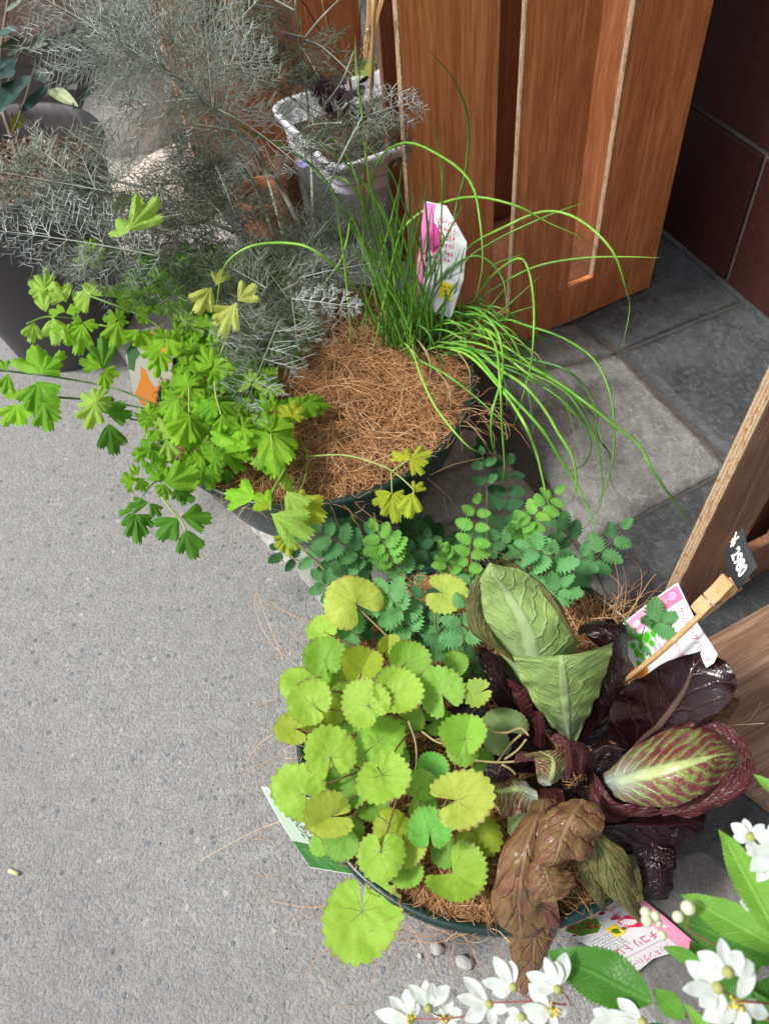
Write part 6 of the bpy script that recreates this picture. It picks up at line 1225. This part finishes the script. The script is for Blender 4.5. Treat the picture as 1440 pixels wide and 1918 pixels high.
# (3) chive tag standing behind the clump
c = [PC(793, 376, .44), PC(880, 395, .44), PC(862, 600, .30), PC(775, 580, .30)]
t = Card(c, .002, label='white plant tag with a magenta flower, standing behind the chives', outline=[(.02, 0), (.50, 0), (1, .27), (1, .60), (.80, 1), (.05, .95), (0, .6)])
t.poly([(.02, .01), (.27, .01), (.22, .35), (.12, .94), (.06, .93), (.005, .6)], (.82, .22, .50), 'pink_band'); t.disc(.30, .30, .17, .12, (.72, .05, .38), .3, 22, wob=.12); t.disc(.18, .20, .08, .05, (.78, .12, .45), 0, 14, wob=.2)
t.marks(.35, .10, .75, .50, 6, 6, (.68, .10, .25), 3); t.poly([(.52, .66), (.80, .68), (.78, .84), (.50, .82)], (.86, .68, .03), 'yellow_square'); t.marks(.54, .69, .77, .81, 3, 4, (.1, .1, .05), 9); t.marks(.12, .45, .45, .60, 4, 5, (.45, .25, .4), 6)
# (4) green and white tag at the left of the lower bowl
c = [P(489, 1473, .115), P(600, 1500, .19), P(672, 1640, .13), P(581, 1625, .075)]
t = Card(c, .002, label='pale and dark green plant tag tucked under the round leaves of the lower bowl')
t.poly([(.02, .02), (.98, .02), (.98, .66), (.02, .66)], (.36, .46, .36), 'print'); t.poly([(.01, .66), (.99, .66), (.99, .99), (.01, .99)], (.035, .14, .03), 'print')
for k, (u, v) in enumerate(((.25, .80), (.5, .84), (.75, .78), (.38, .92), (.68, .92))): t.disc(u, v, .13, .045, (.10, .26, .06), .4, 18); t.disc(u, v, .115, .036, (.045, .17, .035), .4, 18)
t.text('ツボクサ', .22, .20, .16, (.05, .06, .05), .8, 1.2); t.marks(.30, .15, .75, .60, 4, 6, (.08, .10, .08), 12)
# (5) tag printed with an orange leaf, at the left of the upper bowl
c = [P(228, 628, .27), P(306, 606, .27), P(345, 770, .225), P(262, 785, .215)]
t = Card(c, .002, label='grey beige tag printed with an orange leaf, at the left rim of the upper bowl', mat=plain('beige_card', (.30, .285, .245), .8, noise_amt=.05))
t.poly([(.22, .55), (.10, .66), (.02, .70), (.10, .82), (.30, .97), (.62, .97), (.85, .92), (.70, .75), (.62, .66), (.55, .74), (.42, .62), (.38, .48), (.28, .42)], (.42, .14, .015), 'orange_leaf'); t.poly([(.05, .20), (.22, .12), (.34, .28), (.20, .34), (.12, .46), (.0, .42)], (.03, .10, .03), 'dark_leaf')
t.poly([(.55, .10), (.75, .05), (.95, .30), (.90, .50), (.72, .40), (.60, .28)], (.60, .22, .04), 'orange_leaf'); t.poly([(.40, .02), (.48, .02), (.60, .45), (.54, .45)], (.06, .12, .05), 'dark_leaf')
# ---- skewers, pins, price cards
def pin(a, b, up, wdt, label, gap=.0035):
    """spring clothespin from jaw end a to handle end b"""
    L = (b-a).length; y = (b-a)/L; z = (up-y*up.dot(y)).normalized(); x = y.cross(z); root = empty('clothespin', (a+b)/2, label, 'clothespin')
    for sg in (1, -1):
        pr = [(0, .0004), (.0, .0030), (L*.10, .0052), (L*.30, .0062), (L*.36, .0064), (L*.37, .0050), (L*.41, .0050), (L*.42, .0064), (L*.60, .0066), (L*.97, .0112), (L, .0100), (L, .0070), (L*.62, .0022), (L*.42, .0008), (L*.30, .0004), (L*.2, .0014), (L*.1, .0004)]
        vs_ = []; m = len(pr)
        for xx in (-wdt/2, wdt/2):
            for (u, v) in pr: vs_.append(a+y*u+z*(v*sg)+x*xx)
        bm = bmesh.new(); cc = (a+b)/2; bv = [bm.verts.new(p-cc) for p in vs_]
        bm.faces.new(bv[:m]); bm.faces.new(bv[m:][::-1])
        for i in range(m): bm.faces.new((bv[i], bv[m+i], bv[m+(i+1) % m], bv[(i+1) % m]))
        bmesh.ops.recalc_face_normals(bm, faces=bm.faces); bmesh.ops.triangulate(bm, faces=[f_ for f_ in bm.faces if len(f_.verts) > 4])
        me = bpy.data.meshes.new('wood_half'); bm.to_mesh(me); bm.free(); link('wood_half', me, MPIN, root, Matrix.Translation(cc))
    g = G()
    for k in range(3):
        cc = a+y*(L*.40)+x*((k-1)*.0011); tube(g, [cc+y*.0021*math.cos(t)+z*.0021*math.sin(t)+x*t*.00012 for t in [i*.45 for i in range(15)]], .0005, 6, .5, False)
    for sg in (1, -1):
        q = a+y*(L*.39)+z*(.0068*sg)
        tube(g, [a+y*(L*.40)+x*(.0022*sg), a+y*(L*.55)+x*(wdt/2+.001)*sg+z*(.003*sg), q+x*(wdt/2+.0008)*sg, q, q-x*(wdt/2+.0008)*sg], .00055, 6, .5)
    g.make('spring', MMET, root)
def skewer(pts, z, r_, label):
    e = smoothline([P(x, y, zz) for (x, y), zz in zip(pts, z)], 12); root = empty('skewer', e[0], label, 'wooden skewer'); g = G(); tube(g, e, [r_*1.2]+[r_]*10+[r_*.6], 8, .5); g.make('stick', MSTICK, root)
skewer([(1400, 1080), (1330, 1135), (1240, 1218), (1160, 1282)], (.405, .375, .325, .26), .0028, 'thin bamboo skewer held in the clothespin, crossing the pink tag by the right crate')
pin(P(1304, 1148, .385), P(1372, 1088, .415), (CAM-P(1340, 1110, .4)).normalized()+Vector((-.5, .2, 0)), .0135, 'wooden clothespin holding the 2980 price card by the right crate')
skewer([(701, -10), (698, 110), (692, 230), (682, 330), (675, 440)], (.66, .58, .47, .37, .27), .0028, 'long upright bamboo skewer rising from behind the chives')
pin(P(686, 112, .55), P(704, -10, .62), (CAM-P(690, 60, .5)).normalized()*.3+EB, .011, 'wooden clothespin on the upright skewer at the top, beside the tall crate')
cc_ = [P(1389, 983, .445), P(1423, 1055, .435), P(1378, 1112, .405), P(1352, 1040, .415)]
t = Card(cc_, .0015, name='price_card', label='black card with the white price 2980 written on it, in the right clothespin', cat='price card', mat=MBLK, outline=[(.05, 0), (.4, .1), (1, .1), (1, 1), (.4, 1), (0, 1), (0, .5)])
t.text('¥', .02, .60, .50, (.85, .87, .88), .55, -.1, bold=.02); t.text('2980', .25, .68, .50, (.85, .87, .88), .58, .04, bold=.03)
c = [P(666, -30, .60), P(708, -30, .60), P(696, 30, .58), P(679, 36, .575)]
Card(c, .001, name='price_card', label='small black card with a pointed lower corner, held by the upper clothespin', cat='price card', mat=MBLK, outline=[(0, 0), (1, 0), (.95, .6), (.5, 1.0), (.1, .8)])
skewer([(604, -10), (620, 60), (650, 130), (660, 180)], (.60, .50, .38, .28), .003, 'pale bamboo stake leaning over the white planter')
for x0, x1 in (((590, 60), (545, 0)), ):
    pass

# ------------------------------------------------------------------ groups of alike things
GRP = {'bowl_planter': 'round green bowl planters', 'tall_pot': 'charcoal plastic pots at the left', 'slotted_crate': 'slotted plywood crates', 'rock': 'pale rocks behind the pots', 'pebble': 'white pebbles on the pavement',
       'plant_tag': 'printed plant tags', 'price_card': 'black price cards', 'clothespin': 'wooden clothespins', 'skewer': 'bamboo skewers'}
for o in list(bpy.data.objects):
    b_ = o.name.split('.')[0]
    if o.parent is None and b_ in GRP and 'label' in o: o['group'] = GRP[b_]
